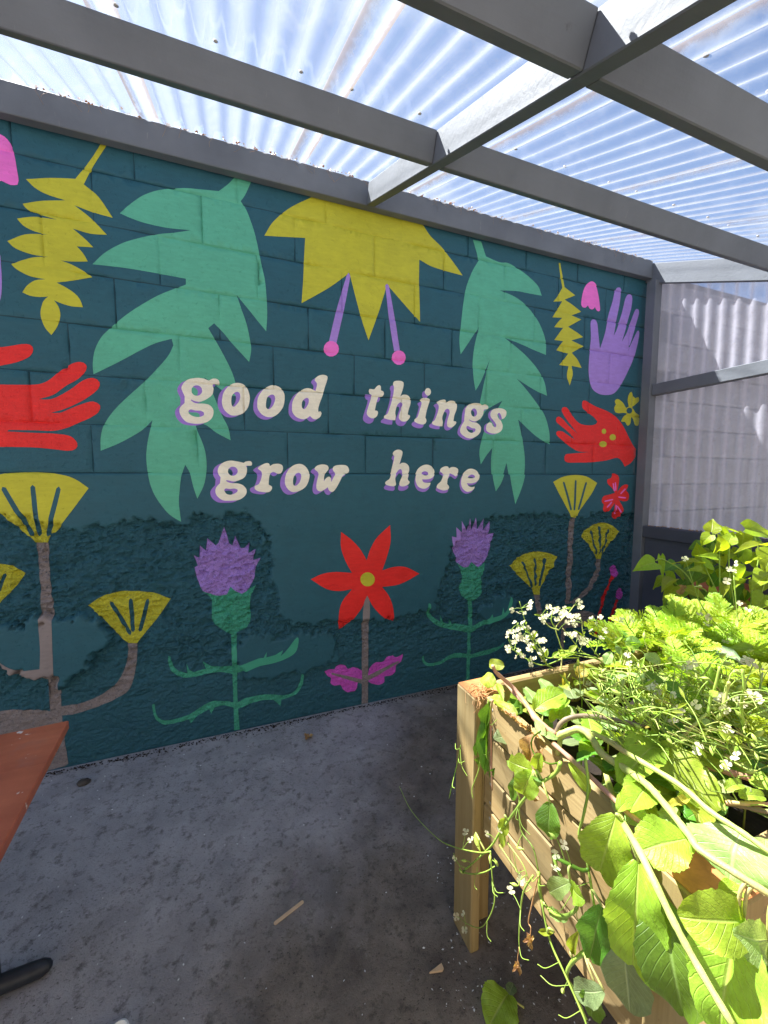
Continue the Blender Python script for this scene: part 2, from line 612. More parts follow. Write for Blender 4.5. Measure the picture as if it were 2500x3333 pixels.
MAT['stem_pale'] = stalk_mat('pale_stem', srgb(178, 192, 100), srgb(196, 176, 116))
MAT['stem_pink'] = stalk_mat('pinkish_stem', srgb(190, 140, 116), srgb(188, 172, 104))
MAT['stem_brown'] = plain('purple_brown_stem', srgb(124, 108, 84), .5, .2, 20, .1)
MAT['root'] = plain('dry_root', srgb(186, 140, 92), .8, .2, 40, .2)
MAT['petal'] = leaf_mat('white_petal', srgb(240, 232, 190), srgb(230, 226, 180), .35, (.95, .93, .8, 1), .5)
MAT['pod'] = plain('green_pod', srgb(166, 186, 84), .45, .2, 30, .1)
MAT['leaf'] = leaf_mat('radish_leaf', srgb(154, 178, 54), srgb(190, 204, 110), .42)
MAT['leaf_dark'] = leaf_mat('dark_radish_leaf', srgb(98, 138, 42), srgb(150, 180, 96), .38)
MAT['leaf_pale'] = leaf_mat('pale_leaf_underside', srgb(150, 172, 96), srgb(200, 212, 150), .4)
MAT['leaf_grey'] = leaf_mat('greyish_leaf', srgb(128, 146, 96), srgb(176, 190, 140), .3)
MAT['bean'] = leaf_mat('bean_leaf', srgb(156, 180, 40), srgb(180, 200, 90), .5, veins=5.0)
MAT['frond'] = leaf_mat('carrot_frond', srgb(170, 192, 52), srgb(170, 196, 70), .45)
MAT['yellowing'] = leaf_mat('yellowing_leaf', srgb(176, 158, 60), srgb(206, 190, 110), .4)
MAT['dry'] = leaf_mat('dry_leaf', srgb(186, 150, 100), srgb(150, 110, 70), .3)
MAT['white'] = plain('white_plastic', srgb(226, 228, 226), .4, .06, 12, .05)
MAT['stick'] = plain('birch_wood', srgb(214, 184, 148), .6, .1, 50, .1)
MAT['pebble'] = plain('dark_stone', srgb(70, 64, 58), .8, .3, 60, .5)
MAT['terracotta'] = plain('terracotta', srgb(190, 112, 74), .8, .15, 20, .2)


def table_mat():
    N = NT('worn_red_table_stain')
    v = N.coord('Object')
    g = N.tex(N.mapping(v, (2, 50, 50)), 1.0, 5)
    a = N.tex(v, 5, 6, .65)
    c = N.mix(N.ramp(a, .3, .75), srgb(160, 84, 60), srgb(200, 116, 84))
    c = N.mix(N.math('MULTIPLY', N.ramp(g, .4, .7), .3), c, srgb(150, 70, 50))
    grey = N.ramp(N.tex(v, 7, 5, .6), .6, .75)
    c = N.mix(N.math('MULTIPLY', grey, .4), c, srgb(140, 112, 110))
    sp = N.ramp(N.tex(v, 38, 3, .5), .68, .71)
    c = N.mix(sp, c, srgb(226, 214, 206))
    return N.done(N.principled(c, .42, N.bump(N.math('ADD', g, a), .25, .002), .5))


MAT['table'] = table_mat()

# ------------------------------------------------------------------ ground
WY = 2.26                                # face of the mural wall
gm = MB()
gm.add([(-40, -60, 0), (60, -60, 0), (60, 40, 0), (-40, 40, 0)], [(0, 1, 2, 3)])
ground = tag(gm.build('concrete_floor', MAT['concrete']), 'stained grey concrete yard floor', 'floor', kind='structure')


# unseen pale house wall, added behind the viewer to throw sunlight back at the mural
hs = thing('sun_bounce_wall', (0.5, -4.2, 0), 'pale house wall added behind the viewer, out of the picture, to bounce sunlight', 'house')
for xa, xb, za, zb in ((-7, -1.4, 0, 5.2), (-.4, 2.2, 0, 5.2), (3.6, 9, 0, 5.2), (-1.4, -.4, 2.05, 5.2), (2.2, 3.6, 0, .95), (2.2, 3.6, 2.1, 5.2)):
    MB().box(xa + .001, xb - .001, -4.5, -4.2, za + .001, zb - .001).build('wall', MAT['house'], hs)
MB().box(-1.38, -.42, -4.36, -4.3, .01, 2.04, .004).build('door', MAT['frame_dark'], hs)
MB().box(2.22, 3.58, -4.36, -4.33, .96, 2.09, .004).build('window', MAT['iron'], hs)

# ------------------------------------------------------------------ noise on arrays
def _h(ix, iy, s):
    v = np.sin(ix * 127.1 + iy * 311.7 + s * 74.7) * 43758.5453
    return v - np.floor(v)


def vnoise(x, y, s=0.0):
    ix, iy = np.floor(x), np.floor(y)
    fx, fy = x - ix, y - iy
    fx, fy = fx * fx * (3 - 2 * fx), fy * fy * (3 - 2 * fy)
    a = _h(ix, iy, s) * (1 - fx) + _h(ix + 1, iy, s) * fx
    b = _h(ix, iy + 1, s) * (1 - fx) + _h(ix + 1, iy + 1, s) * fx
    return a * (1 - fy) + b * fy


def fbm(x, y, o=4, s=0.0):
    r, a, t = 0, 1.0, 0
    for k in range(o):
        r = r + a * vnoise(x * 2 ** k, y * 2 ** k, s + k * 3.1)
        t += a
        a *= .5
    return r / t


def inside(px, py, ring):
    """even-odd test of arrays of points in a closed ring"""
    ring = np.asarray(ring)
    x0, y0 = ring[:, 0], ring[:, 1]
    x1, y1 = np.roll(x0, -1), np.roll(y0, -1)
    res = np.zeros(len(px), bool)
    for a, b, c, d in zip(x0, y0, x1, y1):
        if b == d:
            continue
        m = ((b > py) != (d > py))
        res ^= m & (px < (c - a) * (py - b) / (d - b) + a)
    return res


def dist_ring(px, py, ring):
    ring = np.asarray(ring)
    best = np.full(len(px), 1e9)
    for (a, b), (c, d) in zip(ring, np.roll(ring, -1, 0)):
        ex, ey = c - a, d - b
        t = np.clip(((px - a) * ex + (py - b) * ey) / (ex * ex + ey * ey + 1e-12), 0, 1)
        best = np.minimum(best, np.hypot(px - a - t * ex, py - b - t * ey))
    return best


# ------------------------------------------------------------------ mural: outlines in wall millimetres (x, z), * marks a corner
MURAL = """painted_bell_flower|pink||-855,2841 -840,2835 -822,2813 -812,2770 -807,2716 -804,2671 -809,2654 -833,2647 -848,2651 -863,2656 -883,2635 -907,2627 -921,2637 -941,2619 -960,2623 -950,2706 -930,2778 -893,2829
painted_hand|purple||-886,2355 -885,2329 -885,2288 -886,2254 -890,2205 -898,2166 -914,2147 -923,2186 -920,2268 -910,2338
painted_zigzag_leaf|yellow||-491,2912* -535,2830 -600,2729* -681,2713 -778,2684* -749,2656 -706,2638 -642,2629* -728,2607 -796,2580* -779,2560 -732,2547 -677,2540* -757,2534 -818,2514* -799,2490 -760,2474 -717,2471* -794,2455 -857,2414* -830,2389 -774,2376 -717,2377* -775,2363 -850,2322* -833,2304 -789,2284 -733,2280* -772,2269 -803,2240 -819,2211* -794,2201 -758,2201 -728,2208* -747,2185 -759,2141 -758,2106 -748,2072 -727,2043* -706,2077 -691,2115 -688,2144 -694,2172 -708,2195* -681,2185 -644,2178 -601,2180* -611,2213 -629,2236 -659,2256 -694,2272* -632,2291 -558,2318* -586,2337 -634,2360 -674,2370* -633,2373 -572,2384* -588,2416 -610,2442* -547,2449* -580,2482 -621,2515* -557,2507 -492,2515* -553,2577 -611,2617* -534,2601 -465,2594* -517,2673 -570,2714* -532,2796 -466,2916*
painted_palm_leaf|green||69,2904* 150,2910* 117,2833 93,2795* 120,2757 151,2675 167,2610 175,2567 191,2485 202,2429 208,2338 209,2254 202,2177* 171,2211 123,2267 84,2311 60,2340* 82,2270 105,2198 119,2124 124,2074 112,2010* 76,2048 29,2097 -9,2142 -51,2184* -79,2156* -50,2104 -13,2035 21,1963 39,1906 49,1830* 5,1836 -50,1873 -107,1914* -74,1847 -31,1732 -1,1665 9,1601* -58,1637 -104,1673 -161,1692* -144,1634 -126,1584 -113,1525 -112,1449 -126,1372 -160,1299* -177,1364 -190,1431 -210,1472* -229,1415 -239,1347 -245,1280 -239,1184* -289,1222 -331,1282 -358,1340 -373,1406 -380,1488 -373,1569 -346,1687* -387,1641 -445,1599 -502,1565 -567,1534* -564,1594 -547,1657 -507,1721 -450,1787 -362,1880 -272,1991 -240,2054* -246,2085* -312,2058 -377,2019 -455,1965 -524,1920 -578,1886* -578,1937 -566,1998 -536,2061 -487,2116 -431,2173 -367,2228 -295,2281 -214,2328 -173,2351* -172,2378* -291,2381 -394,2382 -461,2381 -555,2375* -507,2431 -441,2485 -365,2526 -287,2559 -207,2584 -141,2608* -246,2597 -333,2599 -389,2607 -436,2620* -395,2667 -337,2721 -259,2765 -159,2796 -77,2809 -8,2820* 36,2863
painted_star_flower|yellow||204,2654* 250,2730 335,2817 458,2903* 756,2973* 910,2972* 1110,2904* 1165,2848 1260,2787 1393,2662* 1273,2667 1170,2677 1092,2700* 1092,2578 1100,2343* 1006,2422 887,2525* 837,2369 772,2197* 725,2325 660,2550* 543,2451 390,2346* 401,2479 407,2575 415,2685* 320,2670
stamen|purple|4|644,2534* 656,2551* 666,2533* 627,2348 582,2161* 539,2165* 584,2342
stamen|purple|4|876,2519* 887,2530* 899,2520* 942,2308 969,2163* 932,2154* 899,2331
anther|pink|4|595,2130 591,2111 578,2095 560,2085 541,2083 524,2089 512,2103 508,2120 512,2139 524,2155 542,2166 561,2168 579,2162 591,2148
anther|pink|4|1007,2125 1003,2106 990,2089 972,2079 952,2077 934,2084 921,2097 917,2115 921,2134 934,2150 952,2160 972,2162 990,2156 1003,2143
painted_palm_leaf|green||1464,2888* 1524,2890* 1561,2806* 1667,2790 1727,2798 1801,2780 1897,2744 1983,2695 2017,2638* 1916,2636 1806,2634 1674,2618* 1807,2592 1920,2534 2008,2448 2063,2345 2070,2253* 1958,2277 1831,2306 1722,2326* 1791,2291 1889,2237 1992,2159 2060,2075 2091,1977* 2013,1998 1925,2030 1826,2072* 1898,2017 2001,1923 2078,1836 2120,1734 2132,1641* 2026,1684 1937,1738 1849,1802* 1889,1668 1916,1543 1913,1428 1881,1324 1835,1223* 1811,1313 1787,1405 1763,1507* 1719,1382 1673,1313* 1643,1416 1634,1516 1642,1605* 1593,1549 1553,1493* 1540,1569 1552,1635 1588,1734 1652,1824 1716,1918* 1637,1878 1585,1842 1542,1775* 1535,1872 1556,1980 1579,2077 1609,2173* 1578,2109 1542,2031 1502,1967* 1484,2048 1478,2152 1492,2257 1521,2367* 1484,2318 1436,2250 1388,2184* 1378,2264 1385,2366 1400,2499 1423,2603 1463,2700 1511,2779 1501,2785* 1491,2818
painted_zigzag_leaf|yellow||2153,2876* 2167,2878* 2194,2784 2212,2726* 2261,2707 2313,2687* 2219,2644* 2297,2617 2376,2585* 2285,2547* 2379,2532* 2259,2466* 2337,2440 2402,2413* 2294,2377* 2410,2350* 2299,2292* 2356,2251 2398,2197* 2304,2202* 2316,2143 2291,2062* 2264,2127 2276,2197* 2192,2198* 2232,2239 2268,2283* 2159,2294* 2190,2331 2218,2363* 2139,2362* 2178,2409 2214,2453* 2136,2448* 2167,2486 2203,2519* 2114,2510* 2156,2568 2197,2630* 2117,2614* 2158,2663 2193,2718* 2175,2781
painted_bell_flower|pink||2458,2804 2420,2783 2391,2739 2375,2679 2373,2634 2387,2618 2414,2619 2436,2637* 2454,2617 2486,2618 2504,2636* 2526,2612 2554,2619 2547,2671 2527,2737 2499,2790
painted_hand|purple||2465,2514 2474,2539 2498,2548 2527,2528 2545,2448 2568,2351* 2610,2468 2635,2590 2670,2689 2693,2781 2722,2806 2751,2794 2746,2701 2721,2578 2700,2459* 2733,2520 2776,2645 2803,2745 2836,2776 2868,2765 2868,2695 2834,2569 2787,2424* 2830,2496 2876,2599 2906,2670 2931,2683 2951,2664 2930,2582 2887,2454 2849,2357* 2888,2429 2928,2502 2947,2526 2963,2512 2952,2424 2916,2309 2877,2230 2821,2139 2773,2079 2724,2038 2656,2023 2571,2027 2503,2064 2474,2145 2466,2227 2470,2334 2473,2428
painted_hand|red||2420,1960 2452,1967 2544,1934 2681,1900 2771,1861 2846,1802 2915,1715 2965,1658 3001,1627* 2994,1575 2948,1522 2883,1491* 2847,1533 2792,1558 2688,1537 2536,1521 2404,1517 2300,1517 2271,1540 2282,1573 2337,1581 2417,1588 2506,1596* 2400,1600 2318,1632 2253,1668 2202,1700 2185,1719 2196,1737 2242,1737 2298,1711 2363,1681* 2313,1724 2249,1763 2185,1801 2180,1824 2199,1840 2238,1827 2303,1777 2385,1727* 2326,1778 2260,1840 2227,1885 2238,1906 2272,1908 2313,1873 2363,1822 2421,1795 2503,1792 2560,1803 2573,1824* 2532,1855 2465,1887 2422,1915
dot|yellow|13|2670,1755 2668,1746 2662,1739 2653,1735 2642,1735 2633,1738 2625,1745 2623,1753 2624,1762 2631,1769 2640,1773 2650,1774 2660,1770 2667,1764
dot|yellow|13|2772,1714 2770,1703 2761,1695 2748,1690 2733,1689 2720,1693 2710,1701 2706,1711 2709,1722 2717,1731 2730,1736 2745,1736 2758,1732 2768,1724
dot|yellow|13|2682,1659 2678,1649 2668,1641 2652,1637 2635,1636 2619,1640 2608,1647 2603,1657 2606,1667 2617,1675 2632,1680 2650,1680 2666,1676 2677,1669
painted_clover|yellow||2892,1953* 2876,2005 2890,2050 2913,2065 2927,2040* 2959,2021 2992,2032 3003,2004 2968,1976 2928,1951* 2968,1912 3012,1893 3016,1861 3009,1815 2975,1814 2950,1857* 2927,1875 2920,1824 2890,1807 2861,1834 2822,1836 2841,1871 2878,1898* 2838,1902 2786,1896 2750,1904 2739,1934 2755,1960* 2741,1984 2770,2002 2824,1979 2864,1939*
flower_centre|teal|17|2930,1924 2928,1914 2920,1905 2908,1900 2895,1900 2882,1903 2873,1911 2869,1920 2872,1930 2879,1939 2891,1944 2905,1945 2918,1941 2927,1934
painted_blossom|red||2784,1288* 2746,1327 2700,1359 2694,1391 2732,1404 2751,1436 2792,1432 2817,1398 2815,1352 2807,1290* 2844,1333 2887,1352 2919,1345 2900,1306* 2930,1273 2924,1227 2870,1221 2827,1235* 2884,1155 2887,1109 2851,1097 2816,1081 2788,1105 2781,1151 2786,1210* 2747,1172 2714,1143 2661,1155 2667,1200* 2643,1226 2663,1264 2723,1276
streak|pink|19|2772,1365 2778,1370 2785,1366 2796,1308 2791,1303 2784,1307
streak|pink|19|2750,1358 2755,1364 2762,1360 2780,1304 2775,1299 2768,1303
streak|pink|19|2852,1277 2843,1277 2842,1284 2885,1320 2894,1320 2895,1313
streak|pink|19|2825,1250 2819,1255 2826,1259 2899,1251 2905,1246 2898,1242
streak|pink|19|2759,1241 2767,1237 2762,1232 2679,1221 2671,1224 2676,1230
streak|pink|19|2745,1220 2754,1220 2755,1214 2708,1176 2699,1176 2698,1183
streak|pink|19|2793,1190 2799,1195 2806,1190 2814,1124 2808,1120 2801,1124
streak|pink|19|2809,1181 2811,1187 2820,1185 2863,1138 2861,1132 2852,1134
painted_root|grey||2136,343 2270,311 2358,357 2449,374 2573,367 2663,318 2598,267 2503,250 2358,263* 2349,177 2345,67* 2313,73* 2312,182 2310,269* 2181,316
painted_stem|grey||2344,1110* 2393,1108* 2394,853 2392,626 2387,447* 2341,452* 2342,631 2338,857
painted_stem|grey||2643,778* 2692,774* 2677,673 2607,547 2475,466 2424,443* 2382,458* 2491,515 2599,606 2637,705
painted_stem|grey||2043,560* 2093,555* 2102,459 2146,362* 2094,359* 2065,436
painted_fan_flower|yellow||2163,1375* 2251,1411 2361,1425 2476,1414 2588,1366* 2534,1279 2432,1168* 2412,1137 2403,1106* 2345,1115* 2331,1144 2310,1172* 2226,1284
rib|teal|32|2252,1369 2258,1377 2269,1372 2351,1172 2345,1164 2334,1169
rib|teal|32|2366,1383 2375,1389 2384,1382 2384,1169 2375,1163 2366,1170
rib|teal|32|2470,1369 2481,1374 2487,1365 2424,1169 2413,1164 2407,1173
painted_fan_flower|yellow||1817,789* 1916,852 2030,873 2149,858 2252,821* 2190,728 2093,592* 2091,551* 2040,556* 2016,607* 1922,684
rib|teal|36|1931,799 1936,808 1948,802 2030,615 2024,606 2012,612
rib|teal|36|2032,820 2040,827 2050,819 2067,623 2058,616 2048,624
rib|teal|36|2120,815 2130,821 2139,811 2104,617 2094,612 2086,622
painted_fan_flower|yellow||2474,961* 2554,1035 2667,1059 2766,1040 2857,982* 2796,900 2703,810* 2696,770* 2643,774* 2615,824* 2543,900
rib|teal|40|2561,998 2567,1005 2578,1000 2649,816 2643,808 2632,814
rib|teal|40|2655,1024 2664,1030 2673,1023 2682,811 2674,806 2665,813
rib|teal|40|2747,999 2757,1003 2764,995 2711,815 2701,811 2694,820
painted_sprig|red||2810,634* 2839,621* 2764,486 2725,355 2700,237 2677,162* 2653,165* 2685,315 2725,475
painted_sprig|red||2877,428* 2901,418* 2838,280 2837,237 2938,273* 2948,256* 2833,212 2812,127* 2777,132* 2808,284
painted_bud|magenta||2877,660 2875,639 2865,622 2849,614 2831,616 2814,627 2801,645 2796,667 2798,688 2808,704 2824,713 2842,711 2859,700 2872,682
painted_bud|magenta||2949,466 2946,445 2936,429 2920,421 2901,423 2884,435 2871,453 2866,475 2868,496 2879,512 2895,519 2913,517 2931,506 2943,488
painted_root|grey||-1123,340* -979,334 -897,318 -839,296 -792,270* -789,152 -781,15* -868,-12* -1148,-18*
painted_stem|grey||-843,1111* -796,1108* -798,928 -792,786 -797,616 -801,475* -786,454* -790,386 -794,268* -837,296* -831,458* -874,477 -941,501 -1004,561 -1052,621* -1038,645* -1002,596 -965,554 -919,530 -850,525* -843,623 -843,757 -837,932
painted_stem|grey||-503,586* -462,580* -472,469 -506,348 -572,303 -682,271 -750,263 -794,266* -795,311* -702,312 -617,342 -560,388 -525,449 -506,523
painted_fan_flower|yellow||-992,1359* -972,1399 -948,1420 -889,1429 -799,1431 -719,1420 -669,1399 -621,1358* -697,1247 -766,1153 -785,1149* -798,1107* -846,1109* -853,1127* -905,1185 -959,1257
rib|teal|51|-942,1354 -938,1367 -927,1364 -845,1154 -849,1140 -860,1144
rib|teal|51|-840,1364 -832,1375 -823,1366 -819,1149 -827,1138 -835,1147
rib|teal|51|-744,1359 -734,1367 -728,1354 -786,1143 -797,1136 -802,1149
painted_fan_flower|yellow||-662,791* -592,835 -498,846 -403,834 -304,789* -368,695 -446,600* -463,578* -503,584* -522,606* -591,705
rib|teal|55|-571,789 -568,802 -558,797 -486,635 -489,622 -500,626
rib|teal|55|-489,800 -481,809 -473,799 -472,642 -480,633 -488,644
rib|teal|55|-415,792 -405,797 -400,785 -441,635 -451,630 -456,642
painted_fan_flower|yellow||-1095,1014* -1031,1027 -974,1022 -936,1009 -886,975* -935,907 -985,848 -1014,813* -1039,816*
rib|teal|59|-1022,975 -1015,981 -1010,973 -1022,839 -1029,833 -1034,841
rib|teal|59|-970,973 -962,976 -959,966 -1010,835 -1018,832 -1020,842
painted_hand|red||-1002,1950* -912,1970 -877,1979 -836,1992 -807,1993 -797,1973 -810,1943 -846,1918 -882,1903 -917,1891 -952,1872 -973,1811* -922,1811 -835,1817 -787,1824 -750,1843 -704,1888 -659,1925 -626,1937 -605,1927 -606,1901 -637,1860 -683,1827 -735,1782 -790,1758* -755,1759 -723,1772 -671,1809 -618,1855 -579,1869 -556,1852 -562,1821 -603,1780 -650,1747 -702,1718 -749,1701* -715,1702 -676,1723 -624,1749 -585,1761 -559,1745 -567,1714 -602,1685 -648,1660 -694,1635 -745,1620 -818,1619 -906,1617* -910,1610* -818,1608 -739,1607 -683,1598 -658,1568 -664,1541 -694,1531 -743,1536 -822,1543 -940,1542 -1030,1539*
painted_thistle|thistle_green||-157,816* -131,797 -78,777 -36,780* -16,821* 11,795 39,777* 78,799 117,819* 86,761 80,700 83,637 62,587 9,563* -25,558* -56,583 -110,641 -112,713 -114,763
stalk|thistle_green|63|-22,573* 7,569* 3,375 0,227 1,141 6,4* -23,2* -22,125 -22,338 -22,495
thorny_branch|thistle_green|63|-7,375* 52,388 121,406 142,403* 161,436* 158,404* 206,411* 250,433* 236,400* 273,432 316,486 330,497 338,477 320,411 262,379 190,364 119,360 50,340 -8,330*
thorny_branch|thistle_green|63|-14,376* -91,390 -127,396* -169,428* -153,384* -218,381 -247,426* -243,375* -270,388 -304,419 -320,477 -330,482 -325,423 -301,384 -263,356 -201,350 -138,359 -73,352 -13,327*
thorny_branch|thistle_green|63|-13,160* 46,180 105,184 175,175 257,153 310,165 343,215 355,271 366,261 359,200 320,146 257,131 236,130* 230,94* 195,135* 174,143 114,150 54,141 -14,123*
thorny_branch|thistle_green|63|-5,164* -79,190 -134,197 -189,177 -235,151 -298,139 -349,141 -383,158 -398,197 -402,242 -412,240 -408,189 -392,145 -359,120 -298,117 -245,122* -237,97* -209,129* -172,147 -145,157* -136,129* -117,161* -70,162 -6,132*
thistle_head|purple|63|-153,812* -177,879 -188,939* -172,949* -188,1005* -162,991* -159,1054* -130,1025* -121,1091* -82,1051* -68,1063* -53,1107 -38,1147* -26,1105 -15,1055* 0,1044* 15,1098* 41,1029* 60,1028* 88,1056* 80,1000* 117,1018* 103,958* 143,968* 116,914 105,853 73,794* 39,777* 11,795 -16,821* -36,780* -78,777 -131,797
painted_thistle|thistle_green||1388,844* 1433,812 1483,806* 1504,839* 1554,798* 1598,816 1620,838* 1593,753 1583,719 1595,672 1583,603 1543,578 1514,566* 1484,573* 1431,614 1410,667 1429,722 1421,780
stalk|thistle_green|70|1485,579* 1516,575* 1516,389 1507,319 1507,177 1503,11* 1476,16* 1478,123 1483,299 1484,393
thorny_branch|thistle_green|70|1501,388* 1561,406 1649,436* 1669,463* 1677,436* 1746,447* 1759,500* 1770,456* 1795,484 1821,559 1835,566 1841,539 1817,463 1754,419 1671,401 1589,382 1502,341*
thorny_branch|thistle_green|70|1501,391* 1428,418 1357,428* 1331,474* 1331,434* 1293,446* 1268,502* 1268,457* 1224,487 1196,522 1188,590 1172,599 1169,526 1194,478 1250,431 1338,396 1416,373 1502,344*
thorny_branch|thistle_green|70|1496,191* 1593,199 1690,208 1761,215 1783,232 1791,213 1691,175 1594,166 1497,165*
thorny_branch|thistle_green|70|1496,197* 1406,220 1341,213 1266,183 1191,184 1157,207 1150,243 1138,239 1144,198 1179,167 1266,160 1342,185 1420,186 1497,165*
thistle_head|purple|70|1388,844* 1361,919 1344,981 1337,1025* 1373,1016* 1368,1084* 1413,1047* 1408,1124* 1454,1053* 1467,1063* 1472,1141* 1499,1056* 1517,1143* 1540,1060* 1580,1134* 1589,1052* 1644,1112* 1637,1021* 1680,1030* 1655,957 1637,889 1598,820* 1554,798* 1504,839* 1483,806* 1433,812
painted_daisy|red||595,1091* 651,1047 702,994 733,946 752,911* 776,979 819,1048 903,1118* 906,1022 884,930 851,841* 928,856 1008,849 1103,799* 1031,765 951,741 851,737* 895,677 923,599 933,504* 862,543 796,615 753,693* 721,624 657,549 581,497* 575,580 596,669 659,744* 587,739 507,759 413,826* 478,851 558,856 659,842* 619,919 594,1000
flower_centre|yellow|77|803,789 800,775 792,762 780,754 765,750 749,752 734,758 722,769 714,783 711,798 714,812 722,825 734,833 749,837 765,836 780,829 792,818 800,805
stalk|grey|77|753,695* 770,649 769,513 765,354 761,-12* 721,-3* 723,361 729,623
painted_leaf|magenta||724,217* 697,238 666,249 634,244 618,268 587,281 561,273 551,256 521,264 490,254* 510,220 530,205 525,175 550,155 586,153 601,123 633,96 664,93 686,107 697,142 724,148*
vein|grey|80|727,160 737,141 720,135 534,227 530,235 537,238
painted_leaf|magenta||765,140* 765,194 779,234 817,255 862,247 890,275 930,279 953,264 1005,274* 987,231 953,215 947,172 918,149 873,152 873,119 839,104 795,118
vein|grey|82|771,147 751,157 757,176 967,239 975,236 973,228
letter_shadow|lavender|103|-219,1868 -198,1886 -160,1896 -130,1895 -105,1887* -91,1897 -74,1900 -59,1893 -56,1875 -62,1869 -75,1873 -86,1872* -89,1863* -85,1849 -92,1819 -117,1796 -138,1783 -156,1779 -177,1782 -191,1788* -190,1782* -177,1773 -156,1769 -135,1771 -109,1767 -92,1749 -90,1726 -98,1700 -121,1680 -155,1670 -189,1670 -218,1678 -240,1704 -246,1731 -238,1750 -221,1769* -218,1801* -229,1827 -231,1845/-138,1835 -141,1824 -148,1814 -158,1808 -169,1808 -179,1812 -185,1821 -187,1832 -184,1843 -177,1853 -167,1858 -156,1859 -147,1855 -140,1846/-205,1729 -195,1739 -174,1734 -149,1735 -134,1726 -135,1715 -150,1705 -171,1703 -192,1709 -204,1720
letter_shadow|lavender|104|-47,1799 -37,1837 -9,1871 22,1886 54,1883 76,1864 87,1831 87,1803 78,1764 54,1734 22,1720 -10,1721 -36,1743 -47,1771/-3,1792 2,1821 21,1840 37,1838 42,1819 33,1790 10,1764 -1,1771
letter_shadow|lavender|105|126,1778 132,1817 156,1857 190,1881 219,1886 248,1876 264,1853 269,1826 262,1781 240,1746 210,1722 177,1716 148,1729 130,1754/171,1786 179,1820 199,1836 213,1834 220,1818 209,1783 187,1759 173,1764
letter_shadow|lavender|106|309,1774 314,1809 337,1851 373,1878 404,1885 429,1877 439,1873* 448,1911 435,1930* 440,1943 461,1959 487,1965 508,1958 505,1934 492,1897 478,1850 464,1814 453,1778 453,1760* 466,1762 471,1753 463,1732 442,1719 421,1720 406,1735* 385,1718 360,1715 330,1726 311,1750/361,1787 367,1813 387,1832 400,1825 397,1800 379,1771 366,1773
letter_shadow|lavender|107|748,1873 750,1889 765,1890 782,1891 796,1908 814,1918 821,1910 822,1886* 837,1882 841,1869 831,1852 808,1848* 796,1815 784,1769* 799,1767 805,1757 796,1735 776,1723 753,1727 736,1742 736,1761 747,1796 762,1840 765,1858* 753,1863
letter_shadow|lavender|108|903,1932 912,1951 944,1957 966,1954 972,1941 966,1907 951,1865* 969,1878 999,1876 1018,1856 1018,1829 1006,1789 1000,1761* 1014,1756 1012,1742 994,1722 966,1718 945,1731 942,1753 957,1792 966,1820 957,1833 936,1821 924,1796 918,1768 921,1746 918,1724* 885,1724 847,1732* 847,1745 867,1760 879,1788 894,1832 906,1881 909,1919
letter_shadow|lavender|109|1086,1858 1108,1871 1140,1870 1152,1860 1144,1834 1131,1794 1122,1754* 1130,1737 1126,1720 1110,1711 1078,1712 1050,1725 1050,1739 1068,1754 1081,1785 1093,1825 1096,1842
letter_shadow|lavender|110|1158,1917 1156,1907 1150,1898 1142,1893 1133,1893 1125,1897 1119,1904 1117,1914 1119,1925 1124,1933 1132,1938 1141,1939 1150,1935 1155,1927
letter_shadow|lavender|111|1197,1854 1223,1870 1256,1875 1266,1858* 1289,1870 1322,1871 1343,1852 1342,1823 1327,1781 1321,1746* 1339,1744 1338,1729 1311,1708 1285,1707 1274,1727 1280,1762 1293,1803 1283,1819 1263,1815 1247,1789 1239,1760 1244,1737 1241,1711* 1212,1710 1173,1719 1169,1733 1185,1746 1204,1786 1214,1821 1210,1841
letter_shadow|lavender|112|1411,1835 1428,1859 1462,1874 1504,1877 1540,1869* 1561,1875 1583,1866 1583,1848 1562,1842* 1551,1837 1545,1807 1524,1779 1493,1762 1464,1761 1436,1772* 1440,1766* 1465,1755 1500,1751 1529,1728 1530,1698 1509,1674 1467,1651 1425,1653 1383,1675 1372,1698 1382,1728 1402,1758* 1402,1776 1404,1805/1499,1818 1497,1806 1491,1797 1482,1791 1471,1791 1462,1795 1455,1804 1453,1815 1455,1827 1461,1837 1470,1842 1480,1843 1490,1838 1497,1829/1420,1718 1430,1730 1462,1717 1487,1715 1487,1700 1463,1685 1434,1695
letter_shadow|lavender|113|1606,1809 1609,1833 1630,1852 1674,1861 1711,1857 1733,1843 1731,1816 1713,1796 1698,1791* 1690,1813 1675,1831 1660,1818 1668,1797 1691,1777 1706,1747 1697,1716 1664,1696 1620,1693 1583,1705 1574,1723 1578,1747 1596,1763 1618,1761* 1629,1741 1648,1735 1653,1751 1636,1774 1617,1791
letter_shadow|lavender|114|-82,1432 -75,1456 -54,1475 -23,1485 13,1481 45,1474* 55,1481 78,1484 86,1474 84,1461 68,1459 54,1459* 60,1447 57,1418 43,1396 15,1381 -8,1376 -31,1381 -44,1384* -42,1377* -22,1368 10,1367 37,1357 54,1334 52,1310 35,1290 12,1278 -29,1276 -65,1280 -91,1302 -98,1329 -90,1350 -74,1367* -70,1398* -79,1413/14,1430 11,1419 4,1411 -5,1406 -16,1406 -25,1411 -32,1419 -34,1430 -31,1440 -24,1449 -15,1453 -4,1453 6,1449 12,1440/-55,1333 -48,1340 -27,1338 -5,1340 11,1332 9,1323 -10,1311 -28,1307 -46,1314
letter_shadow|lavender|115|116,1445 130,1460 155,1473 174,1473 179,1458* 198,1469 227,1471 245,1461 246,1438 233,1418 216,1415 206,1424 192,1425 177,1413 172,1388 170,1358* 185,1348 185,1333 170,1319 141,1318 108,1326 96,1341 102,1353 118,1361 131,1388 136,1418 130,1433
